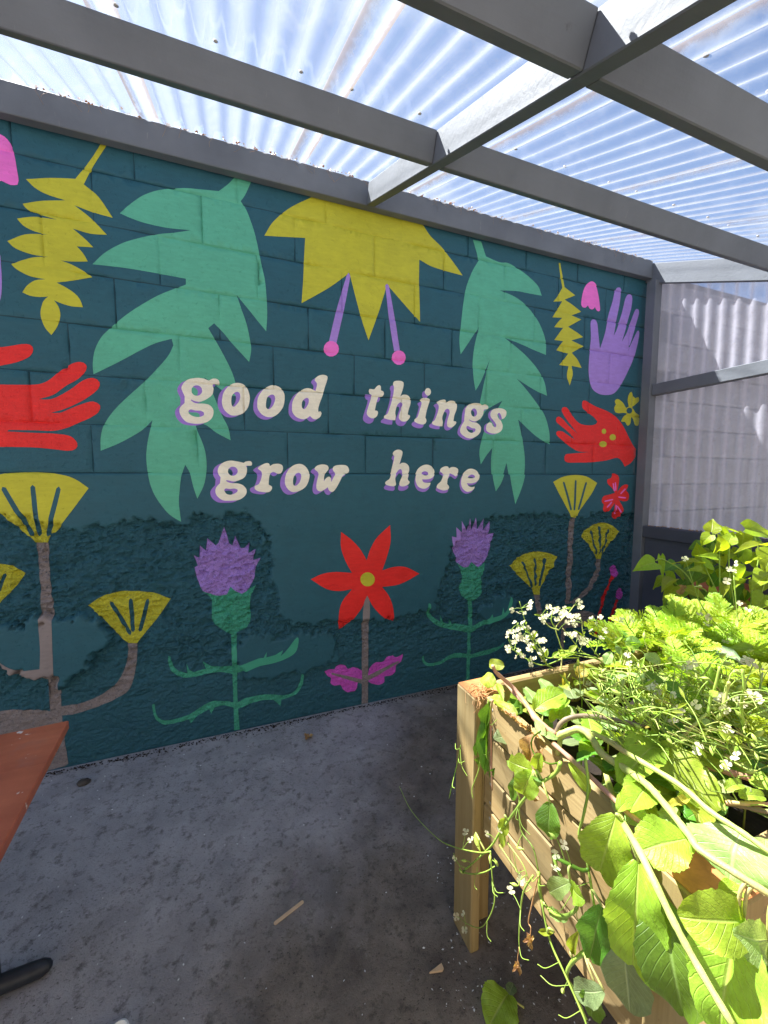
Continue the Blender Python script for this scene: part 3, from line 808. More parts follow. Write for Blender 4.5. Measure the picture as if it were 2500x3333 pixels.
letter_shadow|lavender|116|254,1369 260,1405 281,1440 311,1463 347,1467 375,1449 389,1415 386,1379 367,1343 334,1320 298,1313 273,1326 259,1349/298,1372 305,1400 323,1418 338,1418 344,1400 335,1369 317,1348 301,1351
letter_shadow|lavender|117|424,1439 439,1457 470,1465 499,1458 504,1439 491,1421 477,1403 474,1368* 488,1387 504,1396 515,1387 517,1365* 531,1392 542,1413 529,1434 534,1453 561,1462 605,1461 623,1443 622,1421 599,1408 583,1397 566,1365 544,1328 524,1308 506,1315 495,1335* 479,1324 452,1312 434,1324 432,1350 440,1387 446,1413 438,1426
letter_shadow|lavender|118|917,1521 923,1537 942,1547 964,1548 980,1538 979,1514 968,1483 962,1459* 979,1469 1003,1467 1023,1452 1027,1428 1019,1400 1011,1374 1014,1362* 1025,1352 1017,1338 990,1326 964,1328 955,1341 962,1364 975,1392 979,1416 971,1432 953,1424 938,1404 929,1380 930,1357 934,1339 924,1327 896,1329 868,1337 863,1349 875,1361 892,1373 902,1404 913,1443 923,1482 927,1510*
letter_shadow|lavender|119|1066,1364 1068,1400 1083,1436 1114,1460 1151,1467 1183,1457 1200,1432 1197,1404 1179,1383 1147,1375 1111,1375* 1120,1359 1143,1354 1170,1355* 1166,1338 1143,1320 1116,1318 1084,1331/1159,1413 1157,1407 1150,1402 1141,1400 1130,1400 1121,1403 1114,1407 1112,1413 1114,1418 1120,1423 1130,1425 1140,1425 1150,1423 1156,1418
letter_shadow|lavender|120|1242,1432 1248,1448 1276,1461 1300,1459 1307,1448* 1329,1457 1357,1455 1377,1440 1370,1411 1354,1396* 1339,1403 1320,1415 1303,1403 1292,1378 1290,1349* 1304,1332 1298,1313 1264,1307 1231,1316 1214,1329 1222,1347 1243,1366 1256,1395 1263,1415 1251,1423
letter_shadow|lavender|121|1390,1352 1393,1390 1412,1424 1446,1447 1481,1451 1514,1437 1527,1415 1525,1385 1503,1364 1468,1356 1433,1357* 1446,1339 1469,1330 1493,1334* 1486,1317 1459,1303 1430,1303 1402,1322/1440,1392 1452,1407 1472,1412 1489,1407 1492,1394 1472,1389
painted_letter|cream||-199,1879 -178,1897 -140,1907 -110,1906 -85,1898* -71,1908 -54,1911 -39,1904 -36,1885 -42,1879 -55,1884 -66,1883* -69,1874* -65,1860 -72,1829 -96,1807 -118,1794 -136,1789 -157,1792 -171,1799* -171,1793* -157,1783 -136,1780 -115,1781 -89,1777 -72,1760 -69,1737 -78,1711 -100,1691 -135,1680 -169,1680 -199,1688 -220,1715 -226,1741 -219,1760 -201,1779* -199,1811* -209,1838 -212,1855/-118,1846 -121,1834 -128,1825 -138,1819 -149,1818 -159,1822 -166,1831 -167,1842 -165,1854 -158,1863 -147,1869 -137,1870 -127,1866 -120,1857/-185,1739 -175,1749 -154,1745 -129,1745 -114,1736 -114,1725 -130,1715 -151,1713 -172,1719 -184,1730
painted_letter|cream||-26,1809 -16,1847 12,1882 43,1897 75,1895 97,1875 108,1842 109,1814 99,1775 75,1745 43,1731 11,1732 -15,1754 -26,1781/18,1803 23,1832 42,1851 58,1849 63,1830 54,1801 31,1775 20,1782
painted_letter|cream||146,1792 152,1831 177,1871 211,1896 239,1901 268,1891 285,1867 290,1841 283,1796 261,1760 231,1736 197,1731 169,1743 150,1768/191,1800 199,1834 219,1850 233,1849 240,1832 230,1798 208,1773 193,1778
painted_letter|cream||328,1789 333,1824 357,1865 393,1893 423,1900 449,1892 459,1888* 468,1926 455,1945* 460,1958 481,1974 507,1980 528,1973 525,1949 512,1912 498,1865 484,1829 473,1793 473,1775* 486,1777 491,1768 483,1747 462,1733 441,1735 426,1749* 405,1733 380,1729 349,1740 330,1764/381,1802 386,1828 407,1846 420,1840 417,1814 398,1786 386,1787
painted_letter|cream||772,1905 775,1922 789,1923 806,1924 821,1941 838,1950 846,1943 847,1919* 861,1915 866,1902 856,1885 832,1881* 820,1848 809,1801* 823,1800 829,1789 820,1767 800,1755 777,1759 760,1775 760,1793 771,1828 786,1872 789,1891* 777,1895
painted_letter|cream||924,1960 932,1979 965,1985 987,1981 993,1968 987,1935 972,1893* 990,1905 1021,1904 1039,1884 1040,1856 1027,1817 1021,1789* 1036,1784 1034,1770 1015,1750 988,1746 966,1758 963,1780 978,1820 987,1848 978,1861 957,1848 945,1823 939,1795 942,1774 939,1751* 906,1751 867,1759* 867,1772 888,1787 900,1815 915,1859 927,1909 930,1947
painted_letter|cream||1105,1883 1127,1896 1159,1895 1171,1885 1163,1859 1150,1818 1141,1778* 1149,1762 1145,1745 1129,1735 1097,1737 1068,1749 1068,1763 1087,1778 1099,1810 1112,1850 1115,1867
painted_letter|cream||1178,1936 1176,1925 1170,1917 1162,1912 1153,1911 1145,1915 1139,1923 1137,1933 1139,1943 1144,1952 1153,1957 1162,1957 1170,1953 1176,1946
painted_letter|cream||1218,1874 1243,1889 1276,1895 1287,1878* 1310,1890 1343,1890 1364,1872 1363,1842 1348,1801 1342,1766* 1361,1764 1360,1749 1333,1727 1306,1726 1295,1746 1302,1781 1314,1822 1304,1839 1284,1835 1268,1808 1260,1779 1265,1756 1262,1730* 1233,1729 1193,1738 1190,1753 1206,1765 1225,1806 1234,1840 1231,1860
painted_letter|cream||1430,1846 1447,1871 1481,1886 1524,1889 1560,1881* 1581,1887 1603,1878 1603,1860 1582,1854* 1571,1849 1565,1819 1544,1791 1512,1774 1484,1773 1456,1783* 1459,1777* 1484,1767 1520,1763 1549,1740 1549,1710 1529,1685 1486,1663 1444,1664 1402,1686 1391,1709 1401,1739 1421,1770* 1421,1787 1424,1817/1519,1830 1517,1818 1510,1808 1501,1803 1491,1802 1481,1807 1475,1816 1472,1827 1474,1839 1480,1848 1490,1854 1500,1855 1509,1850 1516,1841/1439,1729 1449,1741 1481,1728 1506,1726 1507,1711 1482,1697 1454,1706
painted_letter|cream||1623,1816 1626,1840 1647,1859 1691,1868 1729,1864 1751,1850 1749,1823 1731,1803 1716,1798* 1708,1820 1692,1838 1678,1825 1686,1804 1709,1784 1723,1754 1715,1723 1682,1703 1637,1700 1600,1712 1591,1730 1595,1754 1613,1770 1635,1768* 1647,1747 1666,1742 1671,1758 1653,1781 1634,1798
painted_letter|cream||-59,1443 -51,1467 -30,1486 2,1496 38,1492 70,1485* 80,1492 103,1495 111,1485 109,1472 93,1470 79,1470* 85,1458 82,1429 68,1406 40,1392 16,1387 -6,1392 -20,1394* -18,1387* 3,1379 35,1377 62,1367 79,1345 77,1320 60,1301 37,1289 -5,1286 -41,1290 -67,1313 -74,1339 -66,1361 -50,1378* -46,1409* -55,1423/39,1441 36,1430 29,1422 19,1417 8,1417 -1,1421 -8,1430 -10,1440 -7,1451 0,1459 10,1464 21,1464 30,1460 37,1451/-31,1344 -23,1351 -3,1348 20,1350 36,1343 33,1333 14,1321 -4,1317 -22,1324
painted_letter|cream||140,1456 155,1471 179,1484 198,1484 204,1469* 222,1480 252,1482 270,1472 271,1449 258,1429 241,1427 231,1435 216,1437 202,1424 196,1399 194,1369* 210,1359 209,1343 194,1329 165,1329 132,1337 120,1352 125,1364 142,1372 155,1399 161,1429 154,1444
painted_letter|cream||280,1383 285,1419 306,1455 337,1478 373,1482 401,1463 416,1430 412,1393 394,1357 360,1334 324,1327 299,1340 284,1363/324,1386 330,1414 349,1432 364,1432 370,1414 361,1383 342,1363 327,1365
painted_letter|cream||446,1456 461,1474 493,1482 522,1475 527,1456 514,1438 500,1419 497,1385* 510,1404 527,1413 537,1404 540,1382* 554,1409 565,1430 552,1451 557,1470 585,1479 629,1478 646,1460 645,1438 623,1425 606,1414 589,1382 567,1345 547,1325 528,1332 518,1352* 502,1340 475,1329 456,1341 454,1367 462,1404 468,1430 460,1443
painted_letter|cream||924,1549 931,1564 950,1575 971,1576 988,1566 987,1542 976,1510 969,1487* 987,1497 1011,1495 1030,1480 1035,1456 1026,1428 1019,1402 1022,1390* 1032,1380 1024,1366 998,1354 972,1355 963,1368 970,1392 983,1420 987,1443 978,1459 961,1451 946,1431 937,1408 938,1384 942,1366 931,1355 904,1356 876,1365 871,1377 882,1388 899,1400 910,1431 920,1471 931,1510 935,1537*
painted_letter|cream||1073,1384 1075,1420 1090,1456 1121,1480 1158,1488 1190,1477 1207,1453 1204,1424 1186,1404 1154,1396 1118,1396* 1127,1379 1150,1374 1177,1375* 1173,1359 1150,1341 1123,1338 1091,1351/1166,1433 1164,1427 1157,1423 1148,1420 1137,1420 1128,1423 1121,1427 1119,1433 1121,1438 1127,1443 1137,1446 1147,1446 1157,1443 1164,1439
painted_letter|cream||1248,1449 1255,1465 1283,1478 1306,1477 1314,1465* 1335,1474 1364,1472 1383,1458 1377,1429 1360,1414* 1346,1420 1326,1433 1310,1420 1298,1395 1296,1366* 1311,1349 1304,1331 1271,1325 1238,1334 1220,1346 1228,1365 1249,1383 1263,1412 1269,1432 1257,1440
painted_letter|cream||1401,1366 1404,1403 1423,1437 1457,1461 1492,1464 1525,1450 1538,1429 1536,1399 1514,1378 1479,1369 1444,1370* 1457,1352 1479,1344 1503,1348* 1497,1331 1470,1316 1440,1316 1413,1336/1451,1406 1463,1420 1482,1426 1500,1420 1503,1408 1483,1402"""


def smooth_ring(txt, step=.012):
    P, C = [], []
    for t in txt.split():
        C.append(t.endswith('*'))
        x, z = t.rstrip('*').split(',')
        P.append(np.array((float(x) / 1000, float(z) / 1000)))
    n, o = len(P), []
    for i in range(n):
        p1, p2 = P[i], P[(i + 1) % n]
        c1, c2 = C[i], C[(i + 1) % n]
        p0 = P[i - 1] if not c1 else p1 * 2 - p2
        p3 = P[(i + 2) % n] if not c2 else p2 * 2 - p1
        k = 1 if (c1 and c2) else max(1, min(8, int(round(np.linalg.norm(p2 - p1) / step))))
        for j in range(k):
            t = j / k
            o.append(.5 * (2 * p1 + (p2 - p0) * t + (2 * p0 - 5 * p1 + 4 * p2 - p3) * t * t + (3 * p1 - p0 - 3 * p2 + p3) * t ** 3))
    return o


motifs = []
for ln in MURAL.strip().split('\n'):
    nm, c, par, rings = ln.split('|')
    motifs.append((nm, c, int(par) if par else None, [smooth_ring(r, .008 if 'letter' in nm else .014) for r in rings.split('/')]))

WX0, WX1, ZB, ZT = -1.25, 3.06, 0.0, 3.02
ROWH, ROW0, BLK = .225, 1.43, .45
ROWPH = (.30, .08, .235, .425, .165, .36, .08)
SLITS = ((.172, 2.40, 2.53), (-.68, 1.90, 2.02), (-.154, 1.59, 1.645), (.70, 1.99, 2.085), (1.208, 1.59, 1.64), (-.45, 1.79, 1.86))
J0, J1 = .0022, .0050

rng = random.Random(7)
cv, ce = [], []


def cadd(pts, closed=False):
    n = len(cv)
    cv.extend((float(p[0]), float(p[1])) for p in pts)
    m = len(pts)
    ce.extend((n + i, n + i + 1) for i in range(m - 1))
    if closed:
        ce.append((n + m - 1, n))


def hline(z):
    cadd([(x, z) for x in np.arange(WX0, WX1 + .001, .03)] + ([(WX1, z)]))


cadd([(WX0, ZB), (WX1, ZB), (WX1, ZT), (WX0, ZT)], True)
for r in range(7):
    for dz in (-J1, -J0, J0, J1):
        hline(ROW0 + r * ROWH + dz)
    x = ROWPH[r] - 5 * BLK
    while x < WX1 - .02:
        if x > WX0 + .02:
            for dx in (-J1, -J0, J0, J1):
                ztop = min(ROW0 + (r + 1) * ROWH - J1, ZT - .002)
                cadd([(x + dx, z) for z in np.linspace(ROW0 + r * ROWH + J1, ztop, 12)])
        x += BLK
for nm, c, par, rings in motifs:
    for rg_ in rings:
        q = [(min(max(p[0], WX0 + .001), WX1 - .001), min(max(p[1], ZB + .001), ZT - .001)) for p in rg_]
        cadd(q, True)
# free points carry the relief
for x in np.arange(WX0 + .02, WX1, .03):
    for z in np.arange(ROW0 + .02, ZT, .03):
        cv.append((x + rng.uniform(-.008, .008), z + rng.uniform(-.008, .008)))
st = .0085
for i, x in enumerate(np.arange(WX0 + .01, WX1, st)):
    for z in np.arange(ZB + .008, ROW0 - .012, st):
        cv.append((x + rng.uniform(-.003, .003), z + (i % 2) * st / 2 + rng.uniform(-.003, .003)))
res = delaunay_2d_cdt([Vector(p) for p in cv], ce, [], 0, 1e-5, False)
V2 = np.array([(p[0], p[1]) for p in res[0]])
T3 = np.array([f for f in res[2] if len(f) == 3], dtype=np.int64)
cen = V2[T3].mean(1)

# relief: out of the wall is positive
BAND = [(-1.30, 1.24), (-.96, 1.229), (-.83, 1.198), (-.677, 1.183), (-.543, 1.186), (-.362, 1.207), (-.306, 1.172), (-.222, 1.163), (-.151, 1.218), (.047, 1.206), (.12, 1.20),
        (.165, 1.13), (.194, .992), (.190, .819), (.228, .656), (.321, .573), (.573, .529), (.972, .525), (1.212, .545), (1.277, .713), (1.343, .913), (1.42, 1.03), (1.481, 1.10),
        (1.70, 1.14), (1.95, 1.13), (2.18, 1.145), (2.577, 1.107), (2.8, 1.13), (3.1, 1.12), (3.1, 1.6), (-1.3, 1.6)]
ISLAND = [(-1.3, .70), (-.992, .742), (-.951, .762), (-.836, .765), (-.678, .763), (-.642, .731), (-.576, .685), (-.575, .562), (-.652, .547), (-.677, .504), (-.731, .467), (-.764, .408), (-.783, .458), (-.846, .470), (-.941, .501), (-1.005, .552), (-1.3, .615)]
LOWER = [(-.04, .508), (.124, .536), (.39, .531), (.544, .486), (.6, .34), (.386, .263), (.118, .29), (.002, .344)]
RIGHT = [(1.55, .52), (1.75, .60), (1.9, .55), (1.85, .40), (1.62, .38)]
X, Z = V2[:, 0], V2[:, 1]
jx = X + (fbm(X * 14, Z * 14, 4, 5) - .5) * .10 + (fbm(X * 45, Z * 45, 3, 15) - .5) * .055
jz = Z + (fbm(X * 14 + 9, Z * 14, 4, 8) - .5) * .10 + (fbm(X * 45 + 5, Z * 45, 3, 18) - .5) * .055
coat = np.zeros(len(X))
chg = np.zeros(len(X))
for ring, hh in ((BAND, .011), (LOWER, .012), (RIGHT, .010), (ISLAND, .032)):
    ins = inside(jx, jz, ring)
    d = np.minimum(dist_ring(jx, jz, ring) / .012, 1)
    coat = np.maximum(coat, np.where(ins, d, 0))
    chg = np.where(ins, hh, chg)
low = Z < ROW0 - J1
hgt = np.zeros(len(X))
wx_ = X + (fbm(X * 20, Z * 20, 2, 12) - .5) * .05
rock = (fbm(X * 12, Z * 18, 4, 1) - .5) * .03 + (.16 - np.abs(fbm(wx_ * 26, Z * 44, 3, 3) - .5)) * .05 + (fbm(wx_ * 60, Z * 85, 2, 2) - .5) * .012 - .006
calm = np.clip((Z - .05) / .5, .35, 1)
hl = (1 - coat) * (rock * calm - .006) + coat * (chg + (fbm(X * 7, Z * 7, 3, 4) - .5) * .010)
row = np.floor((Z - ROW0) / ROWH).astype(int)
rowc = np.clip(row, 0, 6)
phs = np.array(ROWPH)[rowc]
kx = np.floor((X - phs) / BLK)
bump_b = (_h(kx, rowc, 2.0) - .5) * .005
dz_ = np.abs((Z - ROW0) - np.round((Z - ROW0) / ROWH) * ROWH)
dx_ = np.abs((X - phs) - np.round((X - phs) / BLK) * BLK)
jd = np.minimum(dz_, dx_)
ramp_ = np.clip((jd - J0) / (J1 - J0), 0, 1)
jdep = .0010 + .0075 * np.clip(fbm(X * 9, Z * 9, 4, 6) * 2.6 - .85, 0, 1)
fade_lo = np.clip((Z - ROW0) / .12 + .25, .2, 1)
hb = bump_b + (fbm(X * 9, Z * 9, 4, 7) - .5) * .006 - (1 - ramp_) * jdep * fade_lo
for sx_, s0, s1 in SLITS:
    m = (np.abs(X - sx_) < J0 + .001) & (Z > s0) & (Z < s1)
    hb = np.where(m, -.022, hb)
hgt = np.where(low, hl, hb)
blend = np.clip((ROW0 + .02 - Z) / .04, 0, 1) * (Z > ROW0 - .03)
hgt = np.where((Z >= ROW0 - .03) & (Z < ROW0 + .02), hgt * .9 + .001, hgt)
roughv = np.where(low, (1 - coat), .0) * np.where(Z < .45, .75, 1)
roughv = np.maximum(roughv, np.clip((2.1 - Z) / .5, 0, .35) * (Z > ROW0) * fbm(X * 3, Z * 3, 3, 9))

# which block / mortar / render each triangle belongs to, and which motif lies on top
cx, cz = cen[:, 0], cen[:, 1]
owner = np.full(len(T3), -1)                     # -1 mortar, -2 render coat
trow = np.floor((cz - ROW0) / ROWH).astype(int)
tr_ = np.clip(trow, 0, 6)
tph = np.array(ROWPH)[tr_]
tk = np.floor((cx - tph) / BLK).astype(int)
tdz = np.abs((cz - ROW0) - np.round((cz - ROW0) / ROWH) * ROWH)
tdx = np.abs((cx - tph) - np.round((cx - tph) / BLK) * BLK)
isb = (cz > ROW0 + J0) & (np.minimum(tdz, tdx) > J0)
owner = np.where(isb, tr_ * 100 + tk + 50, -1)
owner = np.where(cz < ROW0 - J0, -2, owner)
top = np.full(len(T3), -1)
for k, (nm, c, par, rings) in enumerate(motifs):
    m = np.zeros(len(T3), bool)
    for rr_ in rings:
        a = np.array(rr_)
        bb = (cx > a[:, 0].min()) & (cx < a[:, 0].max()) & (cz > a[:, 1].min()) & (cz < a[:, 1].max())
        ii = np.nonzero(bb)[0]
        m[ii] ^= inside(cx[ii], cz[ii], a)
    top[m] = k

V3 = np.stack([X, WY - hgt, Z], 1)
area = V2[T3]
s2 = (area[:, 1, 0] - area[:, 0, 0]) * (area[:, 2, 1] - area[:, 0, 1]) - (area[:, 1, 1] - area[:, 0, 1]) * (area[:, 2, 0] - area[:, 0, 0])
T3 = np.where((s2 > 0)[:, None], T3, T3[:, ::-1])
# vertex normals of the relief, for laying paint films on it
fn = np.cross(V3[T3[:, 1]] - V3[T3[:, 0]], V3[T3[:, 2]] - V3[T3[:, 0]])
VN = np.zeros_like(V3)
for k in range(3):
    np.add.at(VN, T3[:, k], fn)
VN /= np.linalg.norm(VN, axis=1)[:, None] + 1e-12


def sub_mesh(name, tri, mat, off=0.0):
    ids, inv = np.unique(tri.ravel(), return_inverse=True)
    me = bpy.data.meshes.new(name)
    pv = V3[ids] + VN[ids] * off
    fc = inv.reshape(-1, 3)
    me.from_pydata(pv.tolist(), [], fc.tolist())
    me.polygons.foreach_set('use_smooth', (roughv[tri].mean(1) < .5).tolist())
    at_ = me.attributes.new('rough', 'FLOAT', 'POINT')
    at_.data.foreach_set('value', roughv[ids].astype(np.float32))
    me.materials.append(mat)
    me.update()
    return me


wall = thing('mural_wall', (1.0, WY, 0), 'teal block wall painted with big leaves, hands, flowers and the words good things grow here', 'wall')
order = np.argsort(owner, kind='stable')
for oid in np.unique(owner):
    tri = T3[owner == oid]
    if oid == -1:
        mesh_obj('mortar', sub_mesh('mortar', tri, MAT['mortar']), wall)
    elif oid == -2:
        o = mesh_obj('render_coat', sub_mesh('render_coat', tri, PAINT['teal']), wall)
        o['label'] = 'rough broken teal render on the lower wall'
    else:
        mesh_obj('block', sub_mesh('block', tri, PAINT['teal']), wall)
MLABEL = {}
film = {}
for pas in (0, 1):
    for k, (nm, c, par, rings) in enumerate(motifs):
        if (par is None) != (pas == 0):
            continue
        tri = T3[top == k]
        if len(tri) == 0:
            continue
        film[k] = mesh_obj(nm, sub_mesh(nm, tri, PAINT[c], .0009), wall if par is None else film[par])
        if nm in ('painted_letter',):
            film[k]['label'] = 'cream painted letter with violet drop shadow'
core = MB()
core.box(-9, WX1 + 2.6, WY + .05, WY + .24, 0.0, 3.0)
MB().box(-9, WX0 - .001, WY, WY + .049, 0.0, 3.0).build('painted_wall_end', PAINT['teal'], wall)
core.box(-9, -1.5, WY + .02, WY + .24, 3.001, 4.6)  # unseen taller section, added to keep the sun off the table
core.build('wall_core_and_sun_block', MAT['core'], wall)

# the same wall runs on, unpainted, behind the clear side screen
gw = thing('grey_block_wall', (4.4, WY, 0), 'bare grey block wall seen blurred through the clear side screen', 'wall')
blk = MB().box(-.22, .22, 0, .05, -.1075, .1075, .004).mesh('block', MAT['greyblock'])
for r in range(13):
    z = .1125 + r * .225
    x = 3.12 + (.225 if r % 2 else 0) + .22
    while x < 5.6:
        mesh_obj('block', blk, gw, Matrix.Translation((x, WY - .004, z)))
        x += .45

# ------------------------------------------------------------------ lean-to canopy
SL = math.atan(.412)
E_S = Vector((0, -math.cos(SL), -math.sin(SL)))       # down the slope, towards the camera
E_N = Vector((0, -math.sin(SL), math.cos(SL)))
O_R = Vector((0, 2.2, 2.89))                          # underside of the timbers at the wall
MS = Matrix(((1, 0, 0, 0), (0, E_S.y, E_N.y, O_R.y), (0, E_S.z, E_N.z, O_R.z), (0, 0, 0, 1)))   # (x, s, n) -> world


def s_of(y):
    return (2.2 - y) / math.cos(SL)


canopy = thing('lean_to_canopy', (1.0, 1.2, 0), 'grey timber lean-to frame with clear corrugated roof over the yard', 'canopy')


def beam(name, x0, x1, s0, s1, n0, n1, mat=None, bev=.003, parent=None):
    """a sawn timber in roof space, its edges slightly uneven"""
    m = MB()
    m.box(x0, x1, s0, s1, n0, n1, bev, MS)
    return m.build(name, mat or MAT['frame'], parent or canopy)


TH = .102
RAFT = (-1.62, .742, 3.0)
wp = MB().box(-1.7, 2.999, 2.205, 2.252, 2.893, 3.02, .003)
wp.build('wall_plate', MAT['frame'], canopy)
for k, rx in enumerate(RAFT):
    beam('rafter', rx, rx + .046, (-.055 if k == 2 else .0), s_of(-.02), 0.0 if k < 2 else -.03, TH)
for py in (1.425, .728, .03):
    s0 = s_of(py)
    for a, b in zip(RAFT[:-1], RAFT[1:]):
        beam('purlin', a + .047, b - .001, s0 - .046, s0, .002, TH - .003)
# corrugated sheets
PITCH_C, AMP = .084, .0105
NS = 9                                               # corrugations per sheet


def corrugated(nx, length, nl, amp=AMP, seg=10, seed=0):
    """sheet in (x, s, n): waves across x, running along s"""
    rr = random.Random(seed)
    m = MB()
    cols = nx * seg
    for j in range(nl + 1):
        s = length * j / nl
        for i in range(cols + 1):
            x = i / seg * PITCH_C
            sag = .0025 * math.sin(s * 5 + seed) * math.sin(i / cols * math.pi)
            m.v.append((x, s, amp * math.cos(2 * math.pi * i / seg) + sag))
    for j in range(nl):
        for i in range(cols):
            a = j * (cols + 1) + i
            m.f.append((a, a + 1, a + cols + 2, a + cols + 1))
            m.smooth.append(True)
    return m


x = -1.68
k = 0
scr = MB().lathe([(.0001, .0), (.006, .0), (.0065, .002), (.006, .005), (.003, .007), (.0001, .0075)], 8)
screw_me = scr.mesh('roof_screw', MAT['zinc'])
while x < 3.0:
    m = corrugated(NS, s_of(-.12) + .13, 16, seed=k)
    nn = TH + .006 + AMP + (k % 2) * .0022
    M4 = MS @ Matrix.Translation((x, -.13, nn))
    us = [p[0] / (NS * PITCH_C) for p in m.v]
    m.v = [tuple(M4 @ Vector(p)) for p in m.v]
    sh = m.build('roof_sheet', MAT['roof'], canopy)
    ul = sh.data.uv_layers.new(name='UVMap')
    li = 0
    for f in m.f:
        for v_ in f:
            ul.data[li].uv = (us[v_], .5)
            li += 1
    for py in (1.425, .728, .03):
        for q in range(1, NS, 3):
            mesh_obj('screw', screw_me, sh, MS @ Matrix.Translation((x + q * PITCH_C, s_of(py) - .023, nn + AMP - .001)))
    x += (NS - 1) * PITCH_C
    k += 1

# ------------------------------------------------------------------ clear side screen on the right
screen = thing('side_screen', (3.0, 1.2, 0), 'grey timber side screen with milky corrugated plastic above dark panels', 'screen')
MB().box(2.966, 3.036, 2.15, 2.222, 0, 2.86, .003).build('corner_post', MAT['frame'], screen)
MB().box(2.985, 3.045, -.30, 2.149, 2.022, 2.104, .003).build('rail', MAT['frame'], screen)
MB().box(2.972, 3.05, -.30, 2.149, .948, 1.034, .003).build('rail', MAT['frame_dark'], screen)
MB().box(2.98, 3.05, -.37, -.301, 0, 1.95, .003).build('post', MAT['frame'], screen)
y = 2.146
while y > -.28:
    y2 = max(y - .60, -.29)
    MB().box(3.0, 3.02, y2 + .004, y, .03, .946, .003).build('panel', MAT['frame_dark'], screen)
    y = y2
yy = 2.205
k = 0
while yy > -.25:
    mm = MB()
    seg, n = 10, 12
    zt = lambda q: 2.89 + .412 * (q - 2.2) + .03
    for j in range(13):
        for i in range(n * seg + 1):
            q = yy - i / seg * PITCH_C
            z0, z1 = .96, zt(q)
            mm.v.append((3.062 + AMP * math.cos(2 * math.pi * i / seg) + (k % 2) * .0025 + .004 * math.sin(j * .8 + k + i * .02), q, z0 + (z1 - z0) * j / 12))
    c_ = n * seg + 1
    for j in range(12):
        for i in range(n * seg):
            a = j * c_ + i
            mm.f.append((a, a + 1, a + c_ + 1, a + c_))
            mm.smooth.append(True)
    so_ = mm.build('screen_sheet', MAT['screen'], screen)
    ul = so_.data.uv_layers.new(name='UVMap')
    li = 0
    for f in mm.f:
        for v_ in f:
            ul.data[li].uv = ((v_ % c_) / (c_ - 1), .5)
            li += 1
    yy -= (n - 1) * PITCH_C
    k += 1
# dry litter lying along the lower rail
lit = MB()
r_ = random.Random(4)
for i in range(90):
    p = Vector((r_.uniform(2.975, 3.05), r_.uniform(1.2, 2.14), 1.036))
    a = r_.uniform(0, 6.3)
    l = r_.uniform(.006, .02)
    d = Vector((math.cos(a) * l, math.sin(a) * l, r_.uniform(0, .006)))
    lit.tube([p, p + d * .5 + Vector((0, 0, .003)), p + d], [.0015, .002, .0008], 4)
tag(lit.build('dry_litter', MAT['dry']), 'dry brown plant litter lying along the lower rail of the side screen', 'litter', kind='stuff')

dust = MB()
for i in range(420):
    xx = r_.uniform(-1.1, 2.9)
    if noise.noise(Vector((xx * 3.1, 2, 0))) < -.25:
        continue
    p = Vector((xx, r_.uniform(2.196, 2.225), 3.016 + r_.uniform(0, .012)))
    L = r_.uniform(.003, .010)
    a = r_.uniform(0, 6.3)
    dust.add([p + Vector((math.cos(a + t) * L, math.sin(a + t) * L * .6, r_.uniform(-.003, .003))) for t in (0, 2.1, 4.2)] + [p + Vector((0, 0, L))], [(0, 1, 3), (1, 2, 3), (2, 0, 3), (0, 2, 1)])
for i in range(46):
    xx = r_.uniform(-1.0, 2.9)
    p = Vector((xx, 2.20, 3.015))
    q = p + Vector((r_.uniform(-.05, .05), -.006, -r_.uniform(.01, .07)))
    dust.tube(spline([p, (p + q) / 2 + Vector((r_.uniform(-.01, .01), -.004, -.006)), q], 3), .0005, 3, False)
tag(dust.build('dust_and_cobwebs', MAT['dry']), 'sandy dust and cobweb threads along the top of the wall plate', 'dust', kind='stuff')

# ------------------------------------------------------------------ raised planter
planter = thing('raised_planter', (1.35, .65, 0), 'raised timber planter box of pale sawn boards on corner legs', 'planter')
PX0, PX1, PY0, PY1, PZ = .62, 2.08, .305, 1.0, .79


def post(x, y, sx, sy):
    """L-shaped corner leg; (x, y) outer corner, sx/sy point inwards"""
    m = MB()
    def b(xa, xb, ya, yb, z0, z1):
        m.box(min(xa, xb), max(xa, xb), min(ya, yb), max(ya, yb), z0, z1, .0035)
    b(x, x + sx * .031, y, y + sy * .098, 0, PZ)
    b(x + sx * .0315, x + sx * .112, y, y + sy * .031, 0, PZ - .001)
    b(x + sx * .0315, x + sx * .105, y + sy * .0315, y + sy * .0965, .385, PZ - .0015)
    o = m.build('corner_post', MAT['woodz'], planter)
    g = MB()
    g.box(min(x + sx * .002, x + sx * .103), max(x + sx * .002, x + sx * .103), min(y + sy * .002, y + sy * .095), max(y + sy * .002, y + sy * .095), PZ + .0002, PZ + .004, .0015)
    g.build('end_grain', MAT['endgrain'], o)
    return o


post(PX0, PY1, 1, -1)
post(PX0, PY0, 1, 1)
post(PX1, PY1, -1, -1)
post(PX1, PY0, -1, 1)
zs = (.372, .476, .578, .690, .798)
for z0, z1 in zip(zs[:-1], zs[1:]):
    for xa in (PX0 + .033, PX1 - .061):
        MB().box(xa, xa + .028, PY0 + .0985, PY1 - .0985, z0 + .0012, z1 - .0012, .005).build('side_board', MAT['woody'], planter)
    for ya in (PY0 + .033, PY1 - .061):
        MB().box(PX0 + .1125, PX1 - .1125, ya, ya + .028, z0 + .0012, z1 - .0012, .005).build('long_board', MAT['woodx'], planter)
MB().box(PX0 + .065, PX1 - .065, PY0 + .065, PY1 - .065, .38, .40).build('base_board', MAT['woodx'], planter)
head = MB().lathe([(.0001, .0012), (.003, .0012), (.0042, .0006), (.0044, .0)], 8).mesh('screw', MAT['zinc'])
